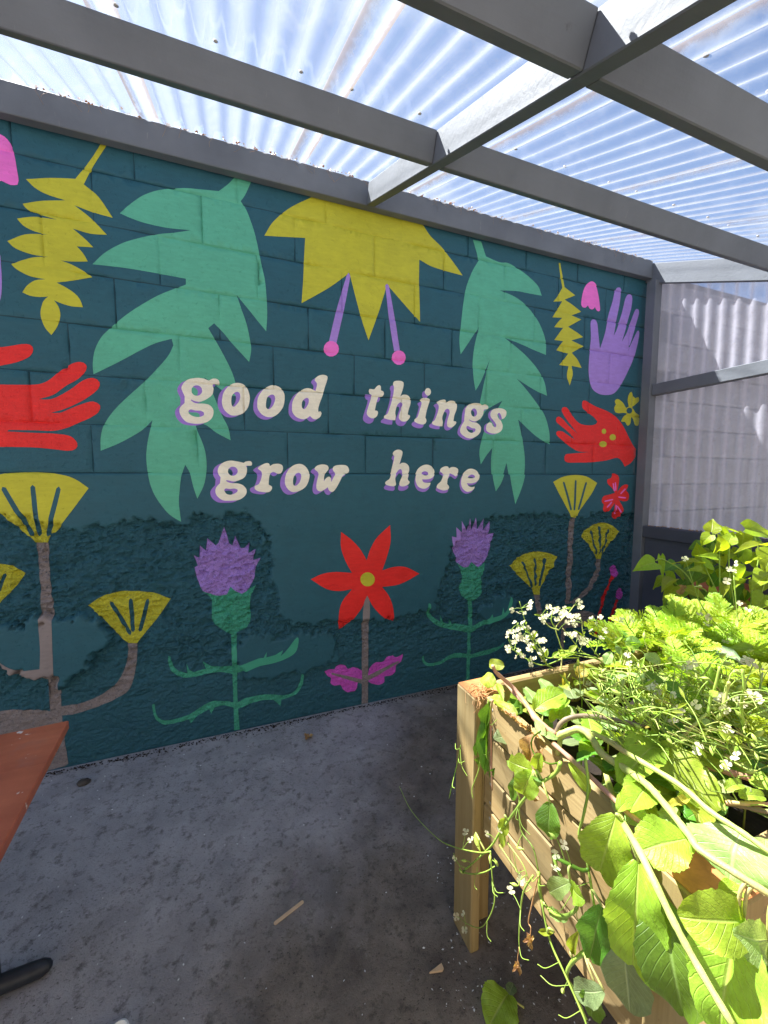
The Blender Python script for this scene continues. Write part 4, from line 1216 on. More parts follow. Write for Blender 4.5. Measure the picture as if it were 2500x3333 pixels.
for z0, z1 in zip(zs[:-1], zs[1:]):
    for yq in (PY0 + .13, PY1 - .13):
        for dz in (.028, -.028):
            mesh_obj('screw', head, planter, Matrix.Translation((PX0 + .0331, yq, (z0 + z1) / 2 + dz)) @ Matrix.Rotation(R(-90), 4, 'Y'))
# compost, uneven
so = MB()
nx, ny = 60, 30
for j in range(ny + 1):
    for i in range(nx + 1):
        xx = PX0 + .064 + (PX1 - PX0 - .128) * i / nx
        yy_ = PY0 + .064 + (PY1 - PY0 - .128) * j / ny
        so.v.append((xx, yy_, .685 + .03 * noise.noise(Vector((xx * 9, yy_ * 9, 0))) + .012 * noise.noise(Vector((xx * 40, yy_ * 40, 3)))))
for j in range(ny):
    for i in range(nx):
        a = j * (nx + 1) + i
        so.f.append((a, a + 1, a + nx + 2, a + nx + 1))
        so.smooth.append(True)
tag(so.build('compost', MAT['soil']), 'dark crumbly compost filling the raised planter', 'soil', kind='stuff')

# ------------------------------------------------------------------ table at the left edge
TZ = .725
corner = at(224, 2344, 'Z', TZ)
ta = R(4.0)
TM = Matrix.Translation((corner.x, corner.y, 0)) @ Matrix.Rotation(ta, 4, 'Z')
table = thing('cafe_table', (corner.x - .35, corner.y - .55, 0), 'worn red brown table with paint spots and black pedestal foot', 'table')
MB().box(-.72, 0, -1.15, 0, TZ - .024, TZ, .0025, TM).build('table_top', MAT['table'], table)
for yb in (-.02, -1.0):
    MB().tube([TM @ Vector((-.22, yb, .03)), TM @ Vector((-.22, yb, TZ - .0245))], .036, 16).build('column', MAT['iron'], table)
    MB().box(-.34, -.10, yb - .05, yb + .05, TZ - .03, TZ - .0245, .001, TM).build('mounting_plate', MAT['iron'], table)
    ft = MB()
    pr = []
    ex_ = (0, .006, .02, .04, .08, .2, .32, .44, .48, .50, .514, .52)
    pts = [TM @ Vector((-.592 + e_, yb, .024)) for e_ in ex_]
    rr = [.006, .014, .020, .022, .023, .024, .024, .023, .022, .020, .014, .006]
    ft.tube(pts, rr, 12)
    ft.build('foot', MAT['iron'], table)

# ------------------------------------------------------------------ small things on the floor
def stick(p0, p1, wid, th, name, mat, label, cat):
    d = (p1 - p0)
    L = d.length
    ang = math.atan2(d.y, d.x)
    M = Matrix.Translation(p0) @ Matrix.Rotation(ang, 4, 'Z')
    m = MB()
    n = 8
    prof = [(0 + wid / 2 * (1 - math.cos(a)), wid / 2 * math.sin(a)) for a in np.linspace(0, math.pi / 2, 6)]
    up = [(x, y) for x, y in prof] + [(L - x, y) for x, y in prof[::-1]]
    ring = up + [(x, -y) for x, y in up[::-1][1:-1]]
    k = len(ring)
    vs = [M @ Vector((x, y, .001)) for x, y in ring] + [M @ Vector((x, y, .001 + th)) for x, y in ring]
    m.add(vs, [tuple(range(k))[::-1], tuple(range(k, 2 * k))] + [(i, (i + 1) % k, k + (i + 1) % k, k + i) for i in range(k)])
    return tag(m.build(name, mat), label, cat)


stick(at(892, 3010, 'Z', 0), at(988, 2935, 'Z', 0), .011, .002, 'wooden_stick', MAT['stick'], 'flat wooden ice lolly stick lying on the concrete', 'stick')
chip = MB()
cp = [at(px, py, 'Z', 0) for px, py in ((1398, 3172), (1437, 3142), (1444, 3158), (1440, 3166))]
chip.add([p + Vector((0, 0, .002)) for p in cp] + [p + Vector((0, 0, .008)) for p in cp], [(3, 2, 1, 0), (4, 5, 6, 7), (0, 1, 5, 4), (1, 2, 6, 5), (2, 3, 7, 6), (3, 0, 4, 7)])
tag(chip.build('wood_chip', MAT['stick']), 'small pointed wood chip on the floor near the planter leg', 'wood chip')
pb = MB()
c0 = at(273, 2551, 'Z', 0)
for j in range(7):
    for i in range(12):
        a, b = 2 * math.pi * i / 12, math.pi * j / 6
        r = .021 * (1 + .25 * noise.noise(Vector((math.cos(a) * 2, math.sin(a) * 2, j * .7))))
        pb.v.append((c0.x + r * 1.3 * math.cos(a) * math.sin(b), c0.y + r * math.sin(a) * math.sin(b), .008 + .012 * math.cos(b)))
for j in range(6):
    for i in range(12):
        pb.f.append((j * 12 + i, (j + 1) * 12 + i, (j + 1) * 12 + (i + 1) % 12, j * 12 + (i + 1) % 12))
        pb.smooth.append(True)
tag(pb.build('stone', MAT['pebble']), 'small dark stone on the floor between table and thistle', 'stone')
# corner of a white tray poking into the bottom of the view
c1 = at(409, 3300, 'Z', .03)
tr = MB()
TR = Matrix.Translation((c1.x, c1.y, 0)) @ Matrix.Rotation(R(28), 4, 'Z')
ring = []
for (qx, qy, a0) in ((-.02, -.02, 0), (-.30, -.02, 90), (-.30, -.20, 180), (-.02, -.20, 270)):
    for k in range(6):
        a = R(a0 + 18 * k)
        ring.append((qx + .02 * math.cos(a), qy + .02 * math.sin(a)))
n = len(ring)
def off(s, z):
    return [TR @ Vector((-.16 + (x + .16) * s, -.11 + (y + .11) * s, z)) for x, y in ring]
L_ = [off(.94, .002), off(1.0, .030), off(.975, .032), off(.93, .008)]
vs = [p for l in L_ for p in l]
fs = [(a * n + i, a * n + (i + 1) % n, (a + 1) * n + (i + 1) % n, (a + 1) * n + i) for a in range(3) for i in range(n)]
fs += [tuple(range(n))[::-1], tuple(range(3 * n, 4 * n))]
tr.add(vs, fs)
tag(tr.build('plastic_tray', MAT['white']), 'corner of a white plastic tray on the floor at the bottom edge', 'tray')

# ------------------------------------------------------------------ plants: leaf, flower, pod, frond shapes
CROP = {'r1': (1440, 2100, .2773), 'r2': (1400, 2700, .3014), 'r3': (2000, 2600, .3314), 'r4': (2000, 1650, .3014), 'r5': (2000, 2100, .3014),
        'c6': (1650, 1900, .3014), 'b2': (1250, 2500, .7535), 's': (0, 0, 1)}
UP = Vector((0, 0, 1))
prn = random.Random(21)


def half_width(kind, u):
    if kind == 'brassica':
        return .5 * max(0, math.sin(math.pi * min(1, u * .955 + .03) ** 1.12)) ** .66 * (.965 + .035 * math.sin(u * 17))
    if kind == 'bean':
        if u < .26:
            return .5 * math.sin(math.pi / 2 * min(1, (u / .26) * .72 + .28))
        t = (u - .26) / .74
        return .5 * (1 - t ** 1.35) * (1 - .38 * t ** 3) * (1 - .16 * math.sin(math.pi * t) * t)
    if kind == 'round':
        return .5 * math.sqrt(max(0, 1 - (2 * u - 1) ** 2)) ** .9
    if kind == 'narrow':
        return .5 * max(0, math.sin(math.pi * u ** .9)) ** 1.1
    if kind == 'lobed':
        return .5 * (max(0, math.sin(math.pi * u ** .8)) ** .6) * (.62 + .38 * abs(math.cos(u * 7.2)))
    return .5 * math.sin(math.pi * u)


def leaf_mesh(name, kind, mat, nu=14, nv=8, fold=.25, curl=.6, ruffle=.06, serr=.0, seed=0, cord=.0, twist=0.0):
    r = random.Random(seed)
    f1, f2, ph = r.uniform(2, 3.4), r.uniform(4, 7), r.uniform(0, 6)
    vs, uvs, fs = [], [], []
    for i in range(nu + 1):
        u = i / nu
        wd = half_width(kind, u) + (.012 if i in (0, nu) else 0)
        tooth = serr * (((i % 2) * 2 - 1) * r.uniform(.1, .75) + r.uniform(-.5, .5)) if 0 < i < nu else 0
        for j in range(nv + 1):
            s = 2 * j / nv - 1
            e = abs(s)
            y = s * wd * (1 + tooth * e ** 5)
            x = u - cord * e ** 1.4 * (1 - u) ** 2.5 - .06 * e * e * wd * (0 if kind == 'round' else 1)
            z = fold * e * wd + ruffle * e * e * (math.sin(u * f1 * 3.1 + ph + (1.7 if s > 0 else 0)) + .5 * math.sin(u * f2 * 3.1 + ph * 2 + s * 2))
            z += ruffle * .35 * math.sin(u * 9 + ph) * (1 - e)
            # bend down along the length
            a = curl * x
            if abs(curl) > 1e-4:
                cx_, cz_ = math.sin(a) / curl, -(1 - math.cos(a)) / curl
            else:
                cx_, cz_ = x, 0
            p = Vector((cx_ + math.sin(a) * z, y, cz_ + math.cos(a) * z))
            if twist:
                p = Matrix.Rotation(twist * u, 3, 'X') @ p
            vs.append(p)
            uvs.append((u, (s + 1) / 2))
    tip = vs[nu * (nv + 1) + nv // 2].copy()
    base = vs[nv // 2].copy()
    d = tip - base
    q = Vector((d.x, 0, d.z)).rotation_difference(Vector((1, 0, 0)))
    vs = [(q @ (p - base)) / d.length for p in vs]
    for i in range(nu):
        for j in range(nv):
            a = i * (nv + 1) + j
            fs.append((a, a + nv + 1, a + nv + 2, a + 1))
    me = bpy.data.meshes.new(name)
    me.from_pydata([tuple(p) for p in vs], [], fs)
    uvl = me.uv_layers.new(name='UVMap')
    li = 0
    for f in fs:
        for v in f:
            uvl.data[li].uv = uvs[v]
            li += 1
    me.polygons.foreach_set('use_smooth', [True] * len(fs))
    me.materials.append(mat)
    me.update()
    return me


LEAF = {}
def bank(key, kind, mat, n, **kw):
    LEAF[key] = [leaf_mesh('leaf', kind, MAT[mat], seed=hash_(key) + k, curl=kw.get('curl', .6) * (.6 + .35 * k), **{a: b for a, b in kw.items() if a != 'curl'}) for k in range(n)]


def hash_(s):
    return sum(ord(c) * (i + 3) for i, c in enumerate(s)) % 997


bank('rad', 'brassica', 'leaf', 5, nu=28, nv=12, fold=.24, curl=.8, ruffle=.06, serr=.05)
bank('rad_dark', 'brassica', 'leaf_dark', 3, nu=28, nv=12, fold=.24, curl=.7, ruffle=.06, serr=.045)
bank('rad_pale', 'brassica', 'leaf_pale', 3, nu=26, nv=10, fold=.18, curl=.5, ruffle=.05, serr=.05)
bank('rad_grey', 'brassica', 'leaf_grey', 2, nu=14, nv=8, fold=.15, curl=.5, ruffle=.04, serr=.05)
bank('round', 'round', 'leaf', 3, nu=12, nv=8, fold=.2, curl=.8, ruffle=.05)
bank('lobed', 'lobed', 'leaf', 3, nu=16, nv=8, fold=.2, curl=.6, ruffle=.05, serr=.04)
bank('narrow', 'narrow', 'leaf', 3, nu=10, nv=4, fold=.3, curl=.7, ruffle=.03)
bank('wilt', 'narrow', 'leaf_dark', 3, nu=16, nv=8, fold=1.1, curl=.4, ruffle=.12, serr=.05, twist=.6)
bank('bean', 'bean', 'bean', 4, nu=12, nv=8, fold=.22, curl=.55, ruffle=.03, cord=.10)
bank('bean_dark', 'bean', 'leaf_dark', 3, nu=12, nv=8, fold=.2, curl=.5, ruffle=.03, cord=.10)
bank('yellow', 'brassica', 'yellowing', 2, nu=12, nv=8, fold=.3, curl=.9, ruffle=.08)
bank('dry', 'brassica', 'dry', 2, nu=12, nv=8, fold=.5, curl=1.2, ruffle=.14)


def put_leaf(plant, key, b, t, wid, nrm=None, name='leaf', var=None):
    """leaf from base point b to tip point t; wid in metres"""
    b, t = Vector(b), Vector(t)
    ex = (t - b)
    L = ex.length
    ex = ex.normalized()
    mid = (b + t) / 2
    if nrm is None:
        nrm = (CAMP - mid).normalized() * .75 + UP * .5
        nrm += Vector((prn.uniform(-.3, .3), prn.uniform(-.3, .3), prn.uniform(-.2, .2)))
    ez = nrm - ex * nrm.dot(ex)
    ez = ez.normalized() if ez.length > 1e-4 else ex.orthogonal().normalized()
    ey = ez.cross(ex)
    zs_ = wid * 1.1 if key == 'wilt' else .4 * L + .6 * wid
    M = Matrix(((ex.x * L, ey.x * wid, ez.x * zs_, b.x), (ex.y * L, ey.y * wid, ez.y * zs_, b.y), (ex.z * L, ey.z * wid, ez.z * zs_, b.z), (0, 0, 0, 1)))
    me = LEAF[key][prn.randrange(len(LEAF[key])) if var is None else var]
    return mesh_obj(name, me, plant, M)


def pt(crop, x, y, mode, val):
    o = CROP[crop]
    return at(o[0] + x * o[2], o[1] + y * o[2], mode, val)


def px_leaf(plant, key, crop, b, t, wpx, mode, vb, vt=None, nrm=None, var=None, stalk=None):
    pb_ = pt(crop, b[0], b[1], mode, vb)
    pt_ = pt(crop, t[0], t[1], mode, vb if vt is None else vt)
    wid = wpx * CROP[crop][2] * depth((pb_ + pt_) / 2) / FOCAL
    o = put_leaf(plant, key, pb_, pt_, wid, nrm, var=var)
    if stalk is not None:
        s0 = Vector(stalk)
        md = (s0 + pb_) / 2 + Vector((0, 0, .03))
        MB().tube(spline([s0, md, pb_], 5), [.0026] * 10 + [.0015], 5).build('leaf_stalk', MAT['stem_pale'], plant)
    return o


SPR_PTS = []


def px_stem(plant, crop, pts, mode, val, r0, r1=None, mat='stem', name='stem', n=5):
    """pts: (x, y[, val]) photograph crop points"""
    P = [pt(crop, q[0], q[1], mode, q[2] if len(q) > 2 else val) for q in pts]
    S = spline(P, n)
    r1 = r1 or r0
    m = len(S)
    o = MB().tube(S, [(r0 + (r1 - r0) * i / (m - 1)) * (1 + .08 * math.sin(i * 1.9)) for i in range(m)], 7 if r0 > .003 else 5).build(name, MAT[mat], plant)
    if plant.name.startswith('sprawling'):
        SPR_PTS.extend(S)
    return o, S


def flower_mesh(seed):
    r = random.Random(seed)
    vs, fs, uv = [], [], []
    for k in range(4):
        a = math.pi / 2 * k + r.uniform(-.25, .25)
        up = r.uniform(.1, .6)
        sh = ((.04, .06), (.20, .13), (.38, .27), (.52, .22), (.58, .04))
        n0 = len(vs)
        for d_, w_ in sh:
            z = up * d_ * (1 - .6 * d_)
            for s in (-1, 1):
                x, y = d_, s * w_
                vs.append((x * math.cos(a) - y * math.sin(a), x * math.sin(a) + y * math.cos(a), z - abs(w_) * .1))
                uv.append((d_, .5 + s * .3))
        for i in range(4):
            fs.append((n0 + 2 * i, n0 + 2 * i + 2, n0 + 2 * i + 3, n0 + 2 * i + 1))
    me = bpy.data.meshes.new('flower')
    me.from_pydata(vs, [], fs)
    me.materials.append(MAT['petal'])
    l = me.uv_layers.new(name='UVMap')
    li = 0
    for f in fs:
        for v in f:
            l.data[li].uv = uv[v]
            li += 1
    me.polygons.foreach_set('use_smooth', [True] * len(fs))
    me.update()
    return me


FLOWERS = [flower_mesh(k) for k in range(5)]
POD = MB().lathe([(.0001, 0), (.05, .04), (.15, .2), (.19, .4), (.16, .58), (.07, .74), (.03, .9), (.0001, 1.0)], 8).mesh('pod', MAT['pod'])
BUD = MB().lathe([(.0001, 0), (.2, .15), (.26, .45), (.16, .8), (.0001, 1.0)], 6).mesh('bud', MAT['pod'])


def frame_on(p, axis, size, spin=0.0):
    q = Vector(axis).to_track_quat('Z', 'Y')
    return Matrix.Translation(p) @ q.to_matrix().to_4x4() @ Matrix.Rotation(spin, 4, 'Z') @ Matrix.Scale(size, 4)


def put_flower(plant, p, size=.016, near=None):
    ax = (CAMP - Vector(p)).normalized() * .6 + UP * .5 + Vector((prn.uniform(-.8, .8), prn.uniform(-.8, .8), prn.uniform(-.5, .5)))
    o = mesh_obj('flower', FLOWERS[prn.randrange(5)], plant, frame_on(p, ax, size * prn.uniform(.85, 1.25), prn.uniform(0, 6)))
    if near is not None:
        MB().tube(spline([near, (Vector(near) + Vector(p)) / 2 + Vector((0, 0, .004)), p], 3), .0007, 4, False).build('flower_stalk', MAT['stem'], o)
    return o


def put_pod(plant, p, size, near=None):
    ax = Vector((prn.uniform(-1, 1), prn.uniform(-1, 1), prn.uniform(-.4, 1)))
    o = mesh_obj('pod', POD, plant, frame_on(p, ax, size))
    if near is not None:
        MB().tube(spline([near, (Vector(near) + Vector(p)) / 2 + Vector((0, 0, .003)), p], 3), .0009, 4, False).build('pod_stalk', MAT['stem'], o)
    return o


def nearest(S, p):
    return min(S, key=lambda q: (q - Vector(p)).length)


def frond_mesh(seed):
    """feathery twice-divided frond, unit length along +X"""
    r = random.Random(seed)
    m = MB()
    spine = [Vector((t, .04 * math.sin(t * 4 + seed), .12 * math.sin(t * 2.2) - .22 * t * t)) for t in np.linspace(0, 1, 13)]
    m.tube(spine, [.011 - .008 * i / 12 for i in range(13)], 4, False)
    def lf(p, d, up, L, wd):
        s = d.cross(up).normalized() * wd
        m.add([p, p + d * L * .45 + s + up * L * .06, p + d * L, p + d * L * .45 - s + up * L * .06], [(0, 1, 2, 3)], False)
    for i in range(2, 13):
        t = i / 12
        p = spine[i]
        plen = (.36 * (1 - t) ** .8 + .06) * r.uniform(.8, 1.15)
        for sd_ in (-1, 1):
            d = Vector((.62 + .3 * t, sd_ * (1 - .45 * t), r.uniform(-.15, .25))).normalized()
            up = Vector((r.uniform(-.2, .2), r.uniform(-.2, .2), 1)).normalized()
            nseg = max(3, int(plen / .036))
            for k in range(1, nseg + 1):
                q = p + d * plen * k / nseg
                ll = .085 * (1 - .45 * k / nseg)
                for s2_ in (-1, 1):
                    e = (d + d.cross(up).normalized() * s2_ * r.uniform(.7, 1.1)).normalized()
                    lf(q, e, up, ll * r.uniform(.8, 1.2), .013)
                    e2 = (d + d.cross(up).normalized() * s2_ * .45).normalized()
                    lf(q, e2, up, ll * .9, .011)
            m.tube([p, p + d * plen], [.005, .002], 3, False)
    me = m.mesh('frond', MAT['frond'])
    return me


FRONDS = [frond_mesh(k) for k in range(5)]


def put_frond(plant, b, t, wid=1.0):
    b, t = Vector(b), Vector(t)
    ex = t - b
    L = ex.length
    ex.normalize()
    nrm = UP * .8 + (CAMP - b).normalized() * .6 + Vector((prn.uniform(-.3, .3), prn.uniform(-.3, .3), 0))
    ez = (nrm - ex * nrm.dot(ex)).normalized()
    ey = ez.cross(ex)
    M = Matrix(((ex.x * L, ey.x * L * wid, ez.x * L, b.x), (ex.y * L, ey.y * L * wid, ez.y * L, b.y), (ex.z * L, ey.z * L * wid, ez.z * L, b.z), (0, 0, 0, 1)))
    return mesh_obj('frond', FRONDS[prn.randrange(5)], plant, M)


# ------------------------------------------------------------------ bean plant behind the planter
bean_p = at(2330, 2050, 'Y', 1.42)
pot = thing('plant_pot', (2.85, 1.55, 0), 'terracotta pot half hidden behind the planter under the bean leaves', 'pot')
MB().lathe([(.0001, .0), (.13, .0), (.155, .30), (.172, .30), (.175, .345), (.158, .345), (.155, .31), (.0001, .31)], 24, Matrix.Translation((2.85, 1.55, 0.40))).build('pot_body', MAT['terracotta'], pot)
MB().box(2.70, 2.96, 1.42, 1.68, 0, .399, .004).build('stand', MAT['frame_dark'], pot)
bean = thing('bean_plant', (2.80, 1.53, .72), 'bean plant with large pointed yellow green leaves in front of the side screen', 'plant')
BEANS = [((440, 600), (195, 695), 170), ((500, 530), (520, 780), 60), ((930, 520), (885, 380), 125), ((1045, 272), (1060, 130), 130), ((1200, 285), (1085, 165), 60),
         ((1040, 300), (935, 425), 110), ((1230, 390), (1290, 262), 140), ((1215, 240), (1375, 300), 95), ((1130, 470), (1120, 290), 150), ((1410, 235), (1720, 340), 180),
         ((1659, 420), (1290, 500), 130), ((1110, 545), (870, 530), 80), ((930, 610), (620, 615), 60), ((950, 690), (780, 690), 90), ((870, 668), (795, 870), 150),
         ((960, 690), (1025, 870), 55), ((720, 868), (630, 1060), 170), ((790, 880), (1000, 1010), 95), ((650, 780), (505, 920), 130), ((650, 860), (520, 1010), 110),
         ((625, 990), (540, 1185), 120), ((710, 1050), (595, 1230), 190), ((1045, 870), (1040, 1070), 65), ((1262, 780), (1255, 1000), 55), ((1190, 840), (1160, 1000), 75),
         ((1659, 720), (1470, 905), 180), ((1620, 950), (1500, 1160), 160), ((1690, 480), (1600, 740), 210), ((1470, 600), (1600, 560), 110), ((1380, 470), (1400, 630), 125),
         ((1130, 520), (1190, 660), 110), ((950, 590), (1090, 700), 110), ((1310, 640), (1350, 800), 120), ((1400, 780), (1290, 890), 110), ((985, 1200), (1000, 1390), 150),
         ((890, 1190), (770, 1310), 110), ((1240, 500), (1150, 600), 120), ((1450, 700), (1380, 780), 130), ((1560, 820), (1470, 980), 140), ((1120, 760), (1050, 880), 130),
         ((830, 1010), (770, 1190), 150), ((900, 900), (860, 1080), 150), ((1100, 1010), (1010, 1150), 150), ((1240, 930), (1180, 1110), 150), ((1380, 900), (1300, 1080), 150), ((1480, 1050), (1400, 1230), 150)]
for k, (b, t, wd) in enumerate(BEANS):
    dd = 1.92 + prn.uniform(-.08, .10) + (.14 if k > 35 else 0)
    wd *= 1.2
    key = 'bean_dark' if (k in (14, 21, 34) or k > 38) else 'bean'
    o = px_leaf(bean, key, 'r4', b, t, wd, 'd', dd, dd + prn.uniform(-.08, .04))
HULL = [(500, 800), (620, 620), (850, 520), (930, 400), (1000, 250), (1400, 250), (1659, 300), (1750, 700), (1750, 1250), (1250, 1300), (650, 1280), (520, 1050)]
nb = 0
while nb < 90:
    a, b = prn.uniform(500, 1750), prn.uniform(250, 1300)
    if not inside(np.array([a]), np.array([b]), HULL)[0]:
        continue
    nb += 1
    an = prn.uniform(.6, 2.6) if nb % 3 else prn.uniform(0, 6.28)
    L = prn.uniform(110, 190)
    dd = prn.uniform(1.98, 2.22)
    px_leaf(bean, 'bean_dark' if nb % 3 == 0 else 'bean', 'r4', (a, b), (a + math.cos(an) * L, b + math.sin(an) * L), L * prn.uniform(.65, .85), 'd', dd, dd + prn.uniform(-.06, .06))
root_b = Vector((2.80, 1.53, .72))
vines = [[(1130, 1250), (1130, 480), (1060, 280)], [(1300, 1250), (1240, 700), (1240, 380)], [(1000, 1200), (800, 760), (530, 570), (440, 580)], [(1400, 1200), (1500, 800), (1560, 500), (1480, 220)],
         [(1180, 1250), (980, 900), (720, 860)], [(1250, 1200), (1010, 720), (940, 530)], [(900, 1250), (760, 1100), (660, 980)], [(1400, 1300), (1560, 1000), (1640, 760)]]
for v_ in vines:
    P = [root_b] + [pt('r4', a, b, 'd', 1.96) for a, b in v_]
    MB().tube(spline(P, 6), .0032, 5).build('vine', MAT['stem'], bean)
for a, b in ((1330, 1060), (1400, 1090), (860, 1150), (760, 850), (1340, 1010)):
    px_leaf(bean, 'dry', 'r4', (a, b), (a + prn.uniform(-60, 90), b + prn.uniform(40, 110)), 90, 'd', 1.95)

# ------------------------------------------------------------------ carrots along the far side
carrot_spots = [(1.42, .93), (1.60, .90), (1.78, .93), (1.30, .90), (1.70, .78), (1.50, .78)]
carrots = [thing('carrot_plant', (x_, y_, .69), 'feathery carrot tops growing along the far side of the planter', 'plant', 'carrot tops in the planter') for x_, y_ in carrot_spots]
FR = [((330, 1330), (80, 1110)), ((400, 1400), (180, 1120)), ((430, 1380), (330, 1130)), ((300, 1420), (90, 1330)), ((560, 1420), (560, 1190)), ((600, 1400), (720, 1200)), ((480, 1450), (240, 1270)),
      ((700, 1430), (640, 1260)), ((760, 1440), (880, 1290)), ((850, 1420), (1020, 1250)), ((1180, 1260), (1120, 950)), ((1240, 1300), (1060, 1130)), ((1260, 1330), (1340, 1100)), ((1300, 1330), (1180, 1180)),
      ((560, 1620), (420, 1480)), ((640, 1640), (520, 1420)), ((700, 1640), (780, 1440)), ((820, 1640), (900, 1420)), ((950, 1650), (1050, 1430)), ((1080, 1640), (1200, 1430)), ((1200, 1640), (1300, 1470)),
      ((1300, 1640), (1450, 1420)), ((1400, 1640), (1540, 1480)), ((1520, 1600), (1640, 1420)), ((600, 1700), (480, 1580)), ((820, 1760), (700, 1560)), ((1000, 1800), (900, 1580)), ((1160, 1780), (1120, 1560)),
      ((1350, 1800), (1400, 1560)), ((1500, 1850), (1560, 1600)), ((900, 1900), (780, 1720)), ((1150, 1950), (1250, 1740)), ((1400, 2000), (1520, 1760)), ((1600, 1950), (1640, 1700)), ((500, 1560), (300, 1440)), ((420, 1560), (500, 1400))]
for k, (b, t) in enumerate(FR):
    src = 2000 + b[0] * .3014
    zb = .86 + prn.uniform(-.02, .05)
    pb_ = pt('r4', b[0], b[1], 'd', 1.48 + prn.uniform(-.06, .06) - max(0, b[1] - 1500) * .0005)
    pt_ = pt('r4', t[0], t[1], 'd', depth(pb_) + prn.uniform(-.08, .06))
    c_ = min(range(6), key=lambda i: (carrots[i].location.xy - pb_.xy).length + .0 * i)
    put_frond(carrots[c_], pb_, pt_, prn.uniform(.8, 1.1))
    rt = Vector((carrot_spots[c_][0], carrot_spots[c_][1], .69))
    MB().tube(spline([rt, (rt + pb_) / 2 + Vector((0, 0, .02)), pb_], 4), [.0022] * 8 + [.0016], 5).build('leaf_stalk', MAT['stem_pale'], carrots[c_])
for k in range(120):
    c_ = k % 6
    rt = Vector((carrot_spots[c_][0], carrot_spots[c_][1], .69))
    a = prn.uniform(0, 6.28)
    b = rt + Vector((math.cos(a) * .06, math.sin(a) * .05, prn.uniform(.07, .17)))
    put_frond(carrots[c_], b, b + Vector((math.cos(a) * .13, math.sin(a) * .11, prn.uniform(.0, .10))))

# ------------------------------------------------------------------ rocket gone to flower, far left corner
rocket = thing('flowering_rocket', (1.15, .88, .69), 'rocket plant gone to flower with clusters of small cream flowers above the far corner', 'plant')
RS = [[(1100, 1100), (1000, 820), (640, 740), (430, 800), (250, 560), (190, 380), (135, 190)], [(1000, 820), (640, 740), (560, 600), (530, 480), (580, 400), (670, 310), (730, 230)],
      [(640, 790), (400, 880), (230, 820), (80, 720), (20, 610)], [(560, 500), (470, 470), (400, 400), (370, 350)], [(530, 490), (480, 400), (490, 300)], [(1000, 830), (820, 740), (700, 600), (600, 480)],
      [(950, 760), (1000, 600), (985, 480), (960, 400)], [(1000, 800), (860, 620), (820, 520), (810, 400)], [(430, 800), (330, 640), (230, 520), (110, 440)], [(400, 850), (330, 740), (280, 620), (250, 540)],
      [(430, 880), (480, 900), (650, 990), (780, 1050)], [(780, 800), (500, 800), (360, 780)], [(1080, 1080), (1250, 760), (1100, 600), (1040, 520)], [(1180, 1100), (1280, 820), (1300, 720)],
      [(370, 1260), (380, 1100), (430, 950), (470, 940)], [(650, 1280), (620, 1150), (640, 1050), (690, 960)], [(800, 1450), (810, 1250), (800, 1100), (860, 1000)]]
RSP = []
for k, pth in enumerate(RS):
    d0 = 1.30 if k < 12 else 1.26
    o, S = px_stem(rocket, 'c6', pth, 'd', d0 + prn.uniform(-.03, .03), .0022, .0011, 'stem_pale' if k % 2 else 'stem')
    RSP += S
BOX = [(55, 240, 165, 310, 9), (70, 230, 400, 520, 10), (90, 340, 500, 620, 16), (200, 400, 620, 860, 22), (0, 130, 550, 760, 16), (350, 420, 340, 430, 7), (440, 560, 280, 450, 10), (590, 850, 190, 420, 26),
       (660, 760, 470, 590, 8), (830, 950, 520, 650, 10), (900, 1000, 380, 450, 6), (990, 1060, 500, 570, 4), (780, 900, 580, 680, 6), (1190, 1270, 610, 660, 3), (1260, 1340, 700, 860, 7), (890, 1000, 1060, 1190, 6), (120, 200, 700, 780, 5)]
for x0, x1, y0, y1, n_ in BOX:
    for k in range(int(n_ * .65)):
        p = pt('c6', prn.uniform(x0 - 22, x1 + 22), prn.uniform(y0 - 30, y1 + 15), 'd', 1.30 + prn.uniform(-.045, .045))
        put_flower(rocket, p, .0155, nearest(RSP, p))
for k in range(40):
    q = RSP[prn.randrange(len(RSP))]
    p = q + Vector((prn.uniform(-.02, .02), prn.uniform(-.02, .02), prn.uniform(-.01, .03)))
    if prn.random() < .5:
        mesh_obj('bud', BUD, rocket, frame_on(p, (prn.uniform(-1, 1), prn.uniform(-1, 1), 1), .007))
    else:
        put_leaf(rocket, 'narrow', q, q + Vector((prn.uniform(-.035, .035), prn.uniform(-.03, .03), prn.uniform(-.01, .035))), .007)
for b, t, wd, key in (((670, 740), (760, 660), 60, 'narrow'), ((420, 790), (440, 700), 40, 'narrow'), ((490, 790), (560, 730), 40, 'narrow'), ((760, 960), (740, 860), 80, 'rad_pale'), ((1060, 870), (1130, 740), 110, 'rad_pale'),
                      ((1150, 640), (1250, 570), 40, 'narrow'), ((1360, 720), (1350, 560), 150, 'rad_pale'), ((1230, 760), (1170, 680), 80, 'rad_grey'), ((1500, 790), (1640, 860), 110, 'rad_pale'), ((760, 1000), (880, 900), 130, 'yellow'),
                      ((860, 1010), (1000, 960), 110, 'rad'), ((620, 960), (610, 1100), 40, 'yellow'), ((1060, 1090), (1150, 1050), 50, 'narrow'), ((880, 1180), (1110, 1270), 130, 'rad'), ((1000, 1300), (1180, 1420), 140, 'rad'),
                      ((1130, 1150), (1240, 1190), 90, 'rad_dark'), ((760, 1040), (730, 1100), 50, 'narrow'), ((1040, 1380), (1100, 1500), 120, 'rad_pale')):
    px_leaf(rocket, key, 'c6', b, t, wd, 'd', 1.22 + prn.uniform(-.04, .04))

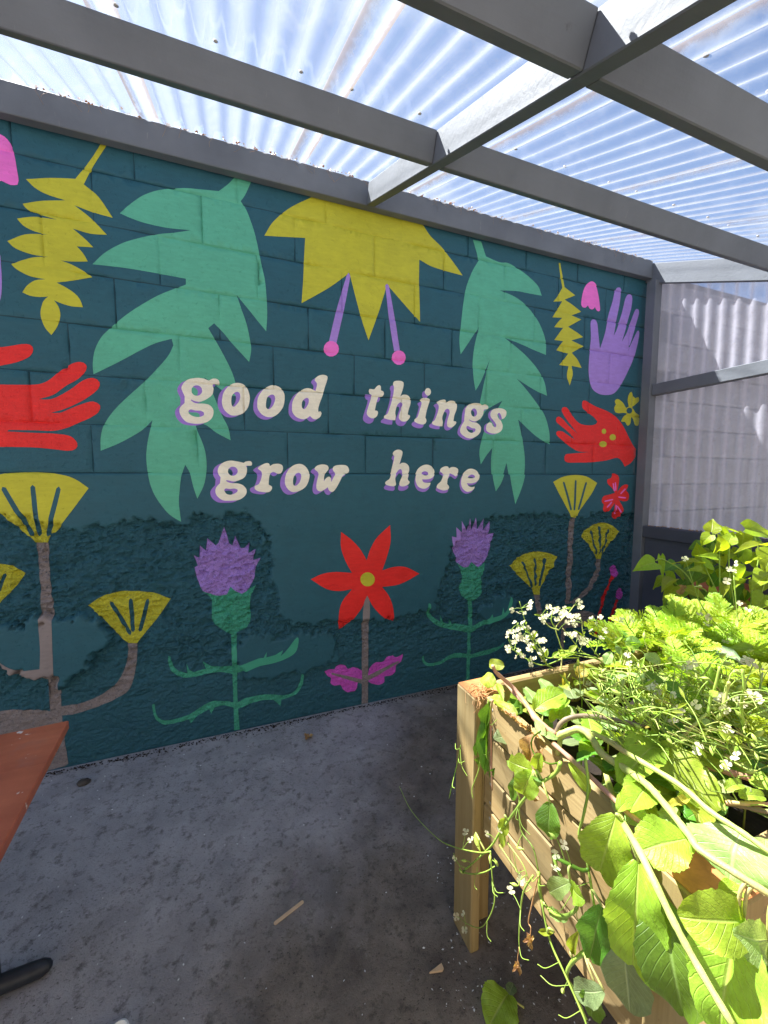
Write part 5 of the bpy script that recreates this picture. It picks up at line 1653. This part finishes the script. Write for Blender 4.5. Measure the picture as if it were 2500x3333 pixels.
# ------------------------------------------------------------------ radish tangle with pods
tangle = [thing('radish_plant', (x_, y_, .69), lab, 'plant') for x_, y_, lab in (
    (1.25, .70, 'tangle of thin radish stems with seed pods in the middle of the planter'),
    (1.05, .55, 'radish plant with broad crinkled yellow green leaves beside the near post'),
    (1.55, .62, 'radish plant with pods and white flowers at the right edge of the picture'))]
TS = [[(0, 280), (250, 350), (500, 470), (760, 600), (1100, 740), (1659, 920)], [(0, 640), (300, 760), (700, 880), (1100, 1010), (1659, 1190)], [(540, 420), (800, 620), (1000, 720), (1300, 870), (1659, 980)],
      [(0, 500), (300, 580), (700, 720), (1000, 770)], [(1030, 250), (900, 190), (750, 180), (520, 210), (200, 250), (0, 250)], [(60, 940), (330, 1050), (600, 1180), (740, 1200)], [(700, 960), (1000, 1110), (1300, 1270), (1659, 1450)],
      [(400, 610), (560, 800), (750, 990), (1200, 1120), (1659, 1230)], [(130, 230), (230, 480), (380, 640), (560, 820)], [(50, 370), (220, 560), (330, 660)], [(850, 150), (900, 400), (960, 600), (1020, 740)],
      [(160, 200), (200, 400), (300, 600), (480, 760)], [(440, 330), (560, 480), (640, 540), (760, 680)], [(1659, 520), (1300, 500), (1000, 490), (760, 500)], [(1659, 860), (1300, 850), (900, 860), (720, 850)],
      [(1500, 200), (1440, 350), (1390, 480), (1370, 640)], [(1600, 300), (1560, 500), (1480, 700), (1400, 900)], [(1659, 700), (1450, 760), (1200, 740), (1000, 700)], [(1240, 640), (1330, 760), (1400, 930), (1480, 1180)],
      [(830, 900), (1000, 960), (1200, 1100), (1300, 1250)], [(1659, 1080), (1400, 1040), (1150, 960), (900, 900)]]
TSP = []
for k, pth in enumerate(TS):
    pl = tangle[2 if k in (15, 16, 17, 18) else 0]
    pth3 = [(a, b, .93 - .07 * (b / 1300) + prn.uniform(-.015, .015)) for a, b in pth]
    o, S = px_stem(pl, 'r5', pth3, 'Z', .9, prn.uniform(.0016, .0028), .0014, ('stem', 'stem_pale', 'stem')[k % 3])
    TSP += S
for pth, r_, m_ in (([(600, 1100, .86), (800, 920, .89), (940, 790, .91), (1010, 730, .92)], .0038, 'stem_pale'), ([(1010, 740, .92), (1040, 580, .95), (1080, 480, .98), (1140, 230, 1.03)], .003, 'stem'),
                    ([(1160, 760, .91), (1180, 640, .94), (1210, 480, .97), (1240, 400, .99)], .0042, 'stem_pale'), ([(1390, 920, .88), (1370, 640, .94), (1400, 470, .98), (1380, 260, 1.02)], .0032, 'stem'),
                    ([(1180, 1190, .84), (1400, 1320, .83), (1659, 1450, .83)], .006, 'stem_pale'), ([(960, 1290, .82), (1300, 1390, .82), (1700, 1500, .82)], .0075, 'stem_pink'),
                    ([(1150, 1690, .84), (1400, 1740, .85), (1700, 1810, .86)], .005, 'stem_brown'), ([(1180, 1700, .85), (1450, 1710, .86), (1700, 1720, .86)], .004, 'stem_pink')):
    o, S = px_stem(tangle[2], 'r5', pth, 'Z', .9, r_, r_ * .8, m_)
    TSP += S
for k in range(120):
    a0 = (prn.uniform(100, 1659), prn.uniform(450, 1250))
    a1 = (a0[0] - prn.uniform(150, 520), a0[1] - prn.uniform(120, 420))
    z0 = .80 + prn.uniform(0, .06)
    z1 = .92 + prn.uniform(-.02, .07)
    mid = ((a0[0] + a1[0]) / 2 + prn.uniform(-40, 60), (a0[1] + a1[1]) / 2 - prn.uniform(0, 60))
    o, S = px_stem(tangle[0 if k % 2 else 2], 'r5', [(a0[0], a0[1], z0), (mid[0], mid[1], (z0 + z1) / 2 + .01), (a1[0], a1[1], z1)], 'Z', .9, prn.uniform(.0013, .0024), .001, ('stem', 'stem_pale')[k % 2])
    TSP += S
# short side twigs make the tangle wiry
for k in range(280):
    q = TSP[prn.randrange(len(TSP))]
    d = Vector((prn.uniform(-1, 1), prn.uniform(-1, 1), prn.uniform(-.1, .9))).normalized() * prn.uniform(.03, .09)
    e = q + d
    MB().tube(spline([q, q + d * .5 + Vector((0, 0, .008)), e], 3), [.0012, .0011, .001, .001, .0009, .0008, .0006], 4, False).build('twig', MAT['stem' if k % 3 else 'stem_pale'], tangle[0 if k % 3 else 2])
    if k % 4 == 0:
        put_pod(tangle[0], e, prn.uniform(.016, .026))
    elif k % 4 == 1:
        put_leaf(tangle[0], 'narrow', e, e + d * .35, .006)
FL5 = [(1360, 180), (1420, 150), (1470, 190), (1560, 240), (800, 220), (770, 250), (840, 200), (1110, 560), (1170, 570), (1200, 560), (1160, 650), (1190, 690), (1460, 550), (1530, 560), (1570, 600), (880, 640), (680, 690), (700, 760),
       (640, 820), (720, 720), (880, 1140), (910, 1110), (1220, 910), (400, 400), (390, 450), (420, 430), (1390, 640), (640, 540), (470, 510), (140, 110), (160, 200), (1320, 1200), (1330, 590), (1490, 520), (1210, 1300)]
for a, b in FL5:
    p = pt('r5', a, b, 'Z', .97 - .07 * b / 1300)
    put_flower(tangle[0], p, .016, nearest(TSP, p))
FL4 = [(1240, 670), (1280, 690), (1320, 610), (1215, 800), (910, 860), (760, 560), (1010, 1190), (920, 1160), (990, 1270), (1020, 1280), (1350, 1040), (1440, 1110), (60, 1460), (130, 1600), (70, 1220), (180, 1210), (1250, 1450), (1320, 1460), (1200, 1460)]
flst = [[(1290, 740), (1310, 1000), (1340, 1240), (1400, 1450), (1500, 1700)], [(900, 990), (1000, 1150), (1200, 1370), (1400, 1500), (1659, 1600)], [(100, 1190), (180, 1330), (330, 1430), (700, 1500), (1100, 1500), (1659, 1580)]]
F4S = []
for pth in flst:
    o, S = px_stem(tangle[2], 'r4', pth, 'd', 1.40, .002, .0012, 'stem')
    F4S += S
for a, b in FL4:
    p = pt('r4', a, b, 'd', 1.38 + prn.uniform(-.03, .03))
    put_flower(tangle[2], p, .018, nearest(F4S, p))
for a, b in ((920, 740), (1080, 680), (1110, 810), (1150, 200), (1400, 800), (1480, 950), (1620, 920), (1410, 1370), (1550, 1250), (1200, 1790), (1380, 420), (1310, 500), (1420, 70), (250, 590), (1060, 1190)):
    p = pt('r5', a, b, 'Z', .95 - .07 * b / 1300)
    put_pod(tangle[2], p, prn.uniform(.020, .030), nearest(TSP, p))

# broad leaves inside the planter
LV5 = [('rad', (460, 1100), (1130, 1790), 520, .88, .84), ('rad', (480, 1090), (60, 1500), 420, .87, .86), ('rad_pale', (1480, 1560), (1060, 1540), 190, .88, .86), ('rad', (1350, 1640), (1620, 1640), 160, .87, .87), ('rad_dark', (710, 830), (540, 1060), 230, .88, .85),
       ('rad_dark', (530, 400), (240, 380), 230, .95, .94), ('rad_dark', (530, 400), (750, 580), 200, .95, .92), ('rad_pale', (330, 90), (490, 200), 160, .99, .98), ('rad', (150, 690), (400, 690), 110, .86, .86), ('rad_pale', (230, 740), (440, 730), 90, .87, .87),
       ('rad', (720, 1190), (560, 1120), 150, .86, .86), ('rad', (300, 900), (130, 1020), 200, .85, .84), ('lobed', (550, 960), (400, 1150), 260, .86, .84), ('rad_dark', (960, 1150), (720, 1140), 220, .80, .80), ('rad_pale', (1040, 880), (940, 800), 110, .90, .91),
       ('rad', (1659, 780), (1400, 760), 180, .86, .86), ('rad', (1480, 1440), (1659, 1560), 200, .86, .86), ('yellow', (400, 830), (330, 900), 100, .84, .83), ('rad', (680, 1640), (900, 1740), 130, .87, .85), ('yellow', (560, 1760), (800, 1660), 110, .87, .87),
       ('rad', (1200, 1560), (1380, 1500), 140, .88, .88), ('rad_pale', (1659, 1000), (1520, 1080), 170, .87, .86), ('rad_dark', (1659, 1140), (1500, 1250), 170, .82, .80), ('rad', (60, 1450), (250, 1540), 180, .85, .83), ('rad_pale', (350, 1330), (260, 1420), 150, .86, .85),
       ('rad_pale', (30, 1060), (180, 1020), 120, .86, .87), ('round', (1060, 560), (1090, 490), 90, .97, .98), ('rad', (1659, 1470), (1500, 1400), 150, .84, .84), ('rad_dark', (1300, 1500), (1100, 1420), 220, .80, .79), ('rad_dark', (1659, 1330), (1450, 1330), 200, .79, .79)]
for k, (key, b, t, wd, z0, z1) in enumerate(LV5):
    P0 = pt('r5', b[0], b[1], 'Z', z0)
    P1 = pt('r5', t[0], t[1], 'Z', z1)
    wid = wd * .3014 * depth((P0 + P1) / 2) / FOCAL
    put_leaf(tangle[1], key, P0, P1, wid * .85, UP * .9 + (CAMP - P0).normalized() * .6 + Vector((prn.uniform(-.3, .3), prn.uniform(-.3, .3), 0)))
for k in range(60):
    a, b = prn.uniform(1840, 2330), prn.uniform(2400, 2740)
    if b > 2420 + (a - 1800) * .75 or b < 2330 + (a - 1800) * .2:
        continue
    z0 = prn.uniform(.76, .85)
    an = prn.uniform(0, 6.28)
    P0 = at(a, b, 'Z', z0)
    L = prn.uniform(.05, .10)
    put_leaf(tangle[1], prn.choice(['rad', 'rad', 'rad_pale', 'rad_dark', 'lobed']), P0, P0 + Vector((math.cos(an) * L, math.sin(an) * L, prn.uniform(-.02, .02))), L * prn.uniform(.5, .75), UP + Vector((prn.uniform(-.4, .4), prn.uniform(-.4, .4), 0)))
# low filler leaves on the compost
for k in range(300):
    xx, yy_ = prn.uniform(.72, 2.05), prn.uniform(.40, .95)
    if xx > 2.2 * yy_ + .15:
        continue
    b = Vector((xx, yy_, .70 + prn.uniform(.01, .09) + (.07 if k % 3 == 0 and xx > .95 else 0)))
    a = prn.uniform(0, 6.28)
    L = prn.uniform(.05, .11)
    key = prn.choice(['rad', 'rad_dark', 'rad', 'rad_pale', 'lobed', 'rad_grey'])
    put_leaf(tangle[k % 3], key, b, b + Vector((math.cos(a) * L, math.sin(a) * L, prn.uniform(-.01, .04))), L * prn.uniform(.45, .7), UP + Vector((prn.uniform(-.5, .5), prn.uniform(-.5, .5), 0)))
    if k % 2:
        g = Vector((xx, yy_, .69))
        MB().tube([g, b], .0018, 4).build('leaf_stalk', MAT['stem_pale'], tangle[k % 3])

# finer feathery growth between the radish stems
for k in range(46):
    P0 = pt('r5', prn.uniform(420, 1640), prn.uniform(180, 900), 'Z', prn.uniform(.80, .88))
    c_ = min(range(6), key=lambda i: (carrots[i].location.xy - P0.xy).length)
    a = prn.uniform(0, 6.28)
    put_frond(carrots[c_], P0, P0 + Vector((math.cos(a) * .08, math.sin(a) * .08, prn.uniform(.02, .08))))

# ------------------------------------------------------------------ old radish sprawling over the left side
spr = thing('sprawling_radish', (.98, .72, .69), 'old radish with thick pinkish stems and big leaves sprawling over the planter side', 'plant')
px_stem(spr, 'r1', [(590, 240, .955), (640, 330, .93), (800, 470, .89), (930, 620, .87), (1060, 800, .855), (1180, 940, .85), (1330, 1060, .84)], 'Z', .9, .0042, .0075, 'stem_pink', n=6)
px_stem(spr, 'r1', [(740, 440, .88), (860, 580, .87), (1000, 720, .86), (1090, 870, .85), (1240, 1010, .84)], 'Z', .9, .0045, .0065, 'stem_pink')
px_stem(spr, 's', [(1808, 2400, .835), (1840, 2385, .85), (1886, 2373, .865), (1925, 2400, .87), (1958, 2452, .87), (2030, 2500, .875), (2103, 2552, .885), (2149, 2600, .89), (2239, 2713, .895), (2278, 2766, .895), (2390, 2840, .895), (2520, 2920, .89)], 'Z', .9, .0085, .0042, 'stem_pale', n=6)
px_stem(spr, 's', [(1950, 2435, .92), (1966, 2470, .89), (1973, 2520, .84), (2011, 2643, .70), (2086, 2779, .565), (2184, 2982, .505), (2260, 3125, .475), (2390, 3345, .43)], 'd', .9, .0070, .0040, 'stem_pale', n=6)
px_stem(spr, 's', [(1890, 2370, .865), (1960, 2400, .885), (2042, 2452, .90), (2205, 2550, .915), (2311, 2640, .92), (2411, 2706, .92), (2520, 2785, .915)], 'Z', .9, .0052, .0038, 'stem_pale', n=6)
px_stem(spr, 's', [(1808, 2388, .84), (1831, 2349, .87), (1879, 2331, .885), (1951, 2334, .89), (2042, 2352, .89), (2087, 2361, .89), (2108, 2346, .895)], 'Z', .9, .0055, .0048, 'stem_brown', n=6)
px_stem(spr, 's', [(1801, 2420, .835), (1870, 2480, .85), (1946, 2550, .855), (2034, 2636, .855), (2090, 2680, .85)], 'Z', .9, .005, .004, 'stem_pink')
px_stem(spr, 's', [(1822, 2380, .83), (1822, 2420, .82), (1815, 2450, .80), (1820, 2485, .77)], 'Z', .8, .0055, .0048, 'stem_pale')
px_stem(spr, 's', [(1825, 2482), (1809, 2516), (1759, 2549), (1717, 2588), (1670, 2650), (1626, 2712), (1593, 2760), (1505, 2839)], 'X', .60, .0042, .0022, 'stem', n=6)
px_stem(spr, 's', [(1753, 2839), (1762, 2923), (1801, 2971), (1846, 2980), (1879, 2950), (1864, 2905), (1822, 2845), (1801, 2787)], 'X', .595, .0036, .0032, 'stem', n=8)
px_stem(spr, 's', [(1753, 2839), (1735, 2760), (1695, 2700), (1690, 2600)], 'X', .60, .0016, .0016, 'stem')
px_stem(spr, 's', [(1802, 2788), (1850, 2812), (1894, 2832), (1915, 2830)], 'X', .59, .0036, .003, 'leaf_dark', n=5)
px_stem(spr, 's', [(1901, 3100), (1860, 3135), (1845, 3176), (1865, 3220), (1910, 3320)], 'X', .585, .0042, .002, 'stem')
px_stem(spr, 's', [(1762, 2930), (1790, 3060), (1843, 3180), (1900, 3310), (1915, 3360)], 'X', .57, .0022, .0018, 'stem')
px_stem(spr, 's', [(1735, 2850), (1705, 2900), (1695, 2960), (1690, 3040), (1690, 3080)], 'X', .58, .0022, .0013, 'stem')
px_stem(spr, 's', [(1690, 3080), (1685, 3120), (1686, 3140)], 'X', .58, .0009, .0008, 'root')
px_stem(spr, 's', [(1753, 2850), (1730, 2950), (1720, 3000), (1728, 3020), (1725, 3050)], 'X', .58, .0016, .0010, 'root')
px_stem(spr, 's', [(1505, 2839), (1540, 2845), (1580, 2838), (1610, 2820)], 'X', .595, .0022, .0014, 'stem')
px_stem(spr, 's', [(1597, 2772), (1560, 2775), (1480, 2757), (1420, 2725), (1340, 2640), (1300, 2560)], 'X', .56, .002, .0009, 'stem', n=6)
px_stem(spr, 's', [(1597, 2770), (1602, 2850), (1610, 2930), (1590, 2990), (1560, 3020), (1515, 3005)], 'X', .585, .0018, .0010, 'stem', n=6)
px_stem(spr, 's', [(1625, 2750), (1680, 2830), (1730, 2890)], 'X', .60, .0013, .0010, 'stem')
px_stem(spr, 's', [(1650, 2740), (1700, 2810), (1720, 2860)], 'X', .60, .0014, .0010, 'stem')
px_stem(spr, 's', [(1905, 2470), (1915, 2560), (1900, 2650), (1885, 2720), (1910, 2800), (1935, 2950)], 'X', .60, .0028, .0024, 'stem', n=6)
px_stem(spr, 's', [(1760, 2380), (1735, 2400), (1730, 2430), (1745, 2460), (1785, 2485), (1820, 2482)], 'X', .61, .0018, .0018, 'leaf_dark', n=6)
px_stem(spr, 's', [(1500, 2425), (1490, 2480), (1475, 2540), (1462, 2600)], 'd', 1.10, .0014, .0008, 'leaf_dark')
px_stem(spr, 'r1', [(590, 640), (570, 760), (565, 1000), (570, 1200), (575, 1450), (585, 1700)], 'X', .605, .0032, .0022, 'stem_pink', n=6)
px_stem(spr, 'r1', [(545, 640), (500, 900), (470, 1150), (430, 1450), (350, 1680), (360, 1800)], 'X', .605, .0022, .0014, 'stem', n=6)
HANG = [('rad', 's', (2078, 2806), (2062, 3100), 130, 'X', .565, .555), ('rad', 's', (2005, 2655), (1958, 2815), 120, 'X', .575, .565), ('rad_dark', 's', (1960, 2950), (1925, 3100), 85, 'X', .58, .575), ('rad_grey', 's', (2035, 3085), (2050, 3270), 125, 'X', .585, .575),
        ('rad_dark', 's', (2150, 2920), (2215, 3260), 165, 'X', .575, .56), ('rad', 's', (2400, 2985), (2350, 3300), 170, 'd', .52, .50), ('rad', 's', (2420, 2990), (2235, 2985), 120, 'd', .52, .52), ('rad_pale', 's', (2500, 3060), (2400, 3040), 110, 'd', .50, .50),
        ('rad_dark', 's', (2500, 3120), (2460, 3290), 120, 'd', .53, .52), ('lobed', 's', (1734, 2508), (1655, 2475), 70, 'X', .60, .585), ('rad', 's', (1734, 2510), (1700, 2585), 66, 'X', .60, .58), ('round', 's', (1746, 2506), (1762, 2453), 34, 'X', .60, .59),
        ('rad_dark', 's', (1735, 2512), (1764, 2545), 26, 'X', .605, .595), ('rad_dark', 's', (1680, 2530), (1668, 2605), 32, 'X', .605, .595), ('rad_dark', 's', (1790, 2612), (1788, 2724), 72, 'X', .59, .58), ('round', 's', (1645, 2662), (1636, 2715), 32, 'X', .60, .595),
        ('narrow', 's', (1640, 2700), (1638, 2760), 22, 'X', .60, .595), ('rad_pale', 's', (1856, 2872), (1788, 2905), 52, 'X', .58, .57), ('rad', 's', (1855, 2880), (1905, 2932), 60, 'X', .585, .58), ('rad_grey', 's', (1966, 3225), (1868, 3225), 70, 'X', .57, .56),
        ('rad_dark', 's', (1940, 3210), (1925, 3310), 70, 'X', .575, .57), ('narrow', 's', (1862, 3102), (1884, 3028), 30, 'X', .59, .58), ('narrow', 's', (1805, 3035), (1752, 3032), 16, 'X', .575, .57), ('rad_pale', 's', (1785, 2960), (1850, 2990), 34, 'X', .60, .595),
        ('narrow', 's', (1548, 2710), (1565, 2772), 16, 'X', .60, .59), ('rad_dark', 's', (1580, 2235), (1545, 2215), 0, 'X', .6, .6)]
for key, cr, b, t, wd, md, v0, v1 in HANG[:-1]:
    if wd > 80:
        t = (b[0] + (t[0] - b[0]) * 1.14, b[1] + (t[1] - b[1]) * 1.14)
    hl_ = px_leaf(spr, key, cr, b, t, wd * (1.22 if wd > 80 else 1.1), md, v0, v1, nrm=Vector((-.75, -.45, .45)) + Vector((prn.uniform(-.2, .2), prn.uniform(-.2, .2), prn.uniform(-.2, .2))))
    pb_ = hl_.matrix_basis.translation
    sn = nearest(SPR_PTS, pb_)
    if (sn - pb_).length > .006:
        MB().tube(spline([sn, (sn + pb_) / 2 + Vector((-.006, 0, .012)), pb_], 4), [.0024] * 8 + [.0018], 5).build('leaf_stalk', MAT['stem_pale'], spr)
# leaves round the near post and at the top corner
TOPL = [('rad_pale', 's', (2414, 2706), (2375, 2862), 240, 'Z', .905, .86), ('rad', 's', (2240, 2728), (2070, 2775), 150, 'Z', .885, .86), ('rad_pale', 's', (2490, 2730), (2505, 2860), 120, 'Z', .90, .87), ('rad', 's', (2420, 2900), (2340, 2905), 62, 'Z', .86, .845),
        ('round', 's', (1592, 2160), (1642, 2168), 34, 'd', 1.17, 1.14), ('round', 's', (1606, 2236), (1574, 2200), 46, 'Z', .82, .83), ('round', 's', (1600, 2270), (1640, 2285), 34, 'Z', .805, .80), ('narrow', 's', (1618, 2222), (1640, 2285), 22, 'Z', .83, .81),
        ('rad', 's', (1612, 2290), (1683, 2335), 34, 'Z', .80, .80), ('rad_dark', 's', (1700, 2320), (1650, 2285), 46, 'Z', .76, .77), ('rad', 's', (1740, 2310), (1836, 2255), 80, 'Z', .87, .89), ('rad_dark', 's', (1745, 2310), (1800, 2320), 66, 'Z', .85, .84),
        ('rad', 's', (1805, 2315), (1850, 2280), 26, 'Z', .87, .88), ('rad', 's', (1790, 2350), (1812, 2310), 30, 'Z', .85, .86), ('rad_pale', 's', (1745, 2345), (1775, 2395), 30, 'Z', .855, .845), ('rad', 's', (1835, 2370), (1850, 2300), 34, 'Z', .84, .86),
        ('rad_pale', 's', (1770, 2390), (1815, 2405), 26, 'Z', .845, .845), ('rad', 's', (1855, 2480), (1915, 2580), 40, 'Z', .83, .80), ('rad', 's', (2010, 2640), (2060, 2590), 50, 'Z', .86, .86), ('rad_pale', 's', (2100, 2640), (2040, 2680), 60, 'Z', .85, .84)]
for key, cr, b, t, wd, md, v0, v1 in TOPL:
    px_leaf(spr, key, cr, b, t, wd, md, v0, v1)
for b, t, wd in (((590, 640), (500, 1100), 150), ((530, 720), (540, 1560), 150), ((560, 900), (500, 1500), 110), ((430, 1100), (400, 1320), 60), ((440, 1310), (430, 1420), 70), ((620, 1440), (600, 1540), 60)):
    px_leaf(spr, 'wilt', 'r1', b, t, wd, 'X', .612, .608, nrm=Vector((-1, -.4, .2)))
for a, b in ((280, 940), (360, 910), (375, 1090), (385, 30), (440, 110), (980, 540), (870, 660), (610, 45), (1440, 165), (1355, 265), (1350, 420), (745, 10), (265, 310)):
    p = pt('r2', a, b, 'X', .585)
    put_flower(spr, p, .0145, nearest(SPR_PTS, p))
for a, b in ((400, 340), (310, 420), (735, 400), (950, 610), (1430, 1770), (1370, 105), (650, 265), (935, 200)):
    p = pt('r2', a, b, 'X', .585)
    put_pod(spr, p, .020, nearest(SPR_PTS, p))
for a, b in ((1085, 1190), (945, 1485)):
    p = pt('r2', a, b, 'X', .58)
    for k in range(7):
        put_leaf(spr, 'dry', p + Vector((prn.uniform(-.005, .005), prn.uniform(-.008, .008), .01)), p + Vector((prn.uniform(-.008, .008), prn.uniform(-.012, .012), -.014)), .006, name='dry_petal')
side_pts = [q for q in SPR_PTS if q.x < .64 and q.z < .78]
for k in range(60):
    q = side_pts[prn.randrange(len(side_pts))]
    e = q + Vector((prn.uniform(-.03, .01), prn.uniform(-.05, .05), prn.uniform(-.06, .05)))
    if k % 2 == 0:
        MB().tube(spline([q, (q + e) / 2 + Vector((-.006, 0, -.008)), e], 4), .0008, 4, False).build('tendril', MAT['stem'], spr)
# dry roots on the corner post
roots = thing('dry_roots', (.66, .95, PZ), 'small bundle of dry brown roots lying on the far corner post', 'roots')
for k in range(34):
    p = pt('r1', prn.uniform(400, 540), prn.uniform(520, 610), 'Z', PZ + .006)
    a = prn.uniform(0, 6.28)
    L = prn.uniform(.02, .05)
    q1 = p + Vector((math.cos(a) * L * .6, math.sin(a) * L * .6, prn.uniform(.004, .016)))
    q2 = p + Vector((math.cos(a + .9) * L, math.sin(a + .9) * L, prn.uniform(-.0, .01)))
    if k % 3 == 0:
        q2 = pt('r1', prn.uniform(340, 460), prn.uniform(650, 880), 'X', .614)
    MB().tube(spline([p, q1, q2], 5), prn.uniform(.0005, .0010), 4, False).build('root', MAT['root'], roots)
# torn translucent wrap / peeling bark on the top board
pe = thing('peeling_bark', (.66, .72, .80), 'peeling pale bark strip along the top edge of the planter side', 'bark')
for k in range(12):
    b = pt('r1', 700 + k * 32, 770 + k * 25, 'Z', .803)
    put_leaf(pe, 'dry', b, b + Vector((prn.uniform(-.004, .012), -.03, prn.uniform(.0, .006))), .014, UP, name='bark_flake')
amb = thing('dead_leaf', (.62, .66, .70), 'amber dead leaf hanging on the planter side under the stems', 'leaf')
for b, t, wd in (((1080, 1060), (1010, 1350), 200), ((1180, 1220), (1150, 1500), 130), ((1040, 1620), (1140, 1803), 190)):
    px_leaf(amb, 'dry', 'r1', b, t, wd, 'X', .632, .622, nrm=Vector((-1, -.3, .2)))

# ------------------------------------------------------------------ fallen bits on the floor
fl = thing('fallen_leaf', at(1650, 3260, 'Z', 0), 'wilted green leaf lying on the floor in front of the planter', 'leaf')
b0, t0 = at(1655, 3235, 'Z', .02), at(1590, 3345, 'Z', .01)
put_leaf(fl, 'rad', b0, t0, .10, UP + Vector((-.3, -.3, 0)), name='blade', var=1)
put_leaf(fl, 'rad_grey', at(1658, 3240, 'Z', .012), at(1670, 3200, 'Z', .012), .03, UP, name='lobe')
MB().tube([at(1655, 3240, 'Z', .010), at(1680, 3262, 'Z', .009), at(1706, 3280, 'Z', .008)], .0022, 6).build('leaf_stalk', MAT['stem_pale'], fl)
dl = thing('dry_leaf', at(1003, 2402, 'Z', 0), 'curled dry brown leaf on the floor below the red flower', 'leaf')
for k in range(3):
    a = k * 2.1
    p = at(1003, 2402, 'Z', .006)
    put_leaf(dl, 'dry', p, p + Vector((math.cos(a) * .03, math.sin(a) * .03, .008)), .022, UP, name='blade')
pet = MB()
r_ = random.Random(12)
for k in range(400):
    if k < 200:
        q = at(r_.uniform(1420, 1960), r_.uniform(2700, 3330), 'Z', .003)
    elif k < 330:
        q = Vector((r_.uniform(-.9, 2.2), WY - .05 - abs(r_.gauss(0, .22)), .003))
    else:
        q = at(r_.uniform(60, 1700), r_.uniform(2350, 3330), 'Z', .003)
    a, L = r_.uniform(0, 6.3), r_.uniform(.0016, .0048)
    d1, d2 = Vector((math.cos(a), math.sin(a), 0)) * L, Vector((-math.sin(a), math.cos(a), 0)) * L * r_.uniform(.3, .7)
    lift = Vector((0, 0, r_.uniform(0, .002)))
    pet.add([q - d1, q + d2 + lift, q + d1, q - d2], [(0, 1, 2, 3)])
tag(pet.build('fallen_petals', MAT['white']), 'scattered white petals and paint flecks on the concrete', 'petals', kind='stuff')
gr = MB()
for k in range(1500):
    xx = r_.uniform(-1.2, 2.95)
    off_ = abs(r_.gauss(0, .016)) * (1 + 1.5 * max(0, noise.noise(Vector((xx * 3, 0, 0)))))
    q = Vector((xx, WY - .012 - off_, .002))
    L = r_.uniform(.002, .007)
    a = r_.uniform(0, 6.3)
    vs = [q + Vector((math.cos(a + t) * L, math.sin(a + t) * L * .7, 0)) for t in (0, 2.1, 4.2)] + [q + Vector((0, 0, L * .8))]
    gr.add(vs, [(0, 1, 3), (1, 2, 3), (2, 0, 3)])
tag(gr.build('wall_foot_grit', MAT['soil']), 'dark grit and moss collected along the foot of the wall', 'grit', kind='stuff')
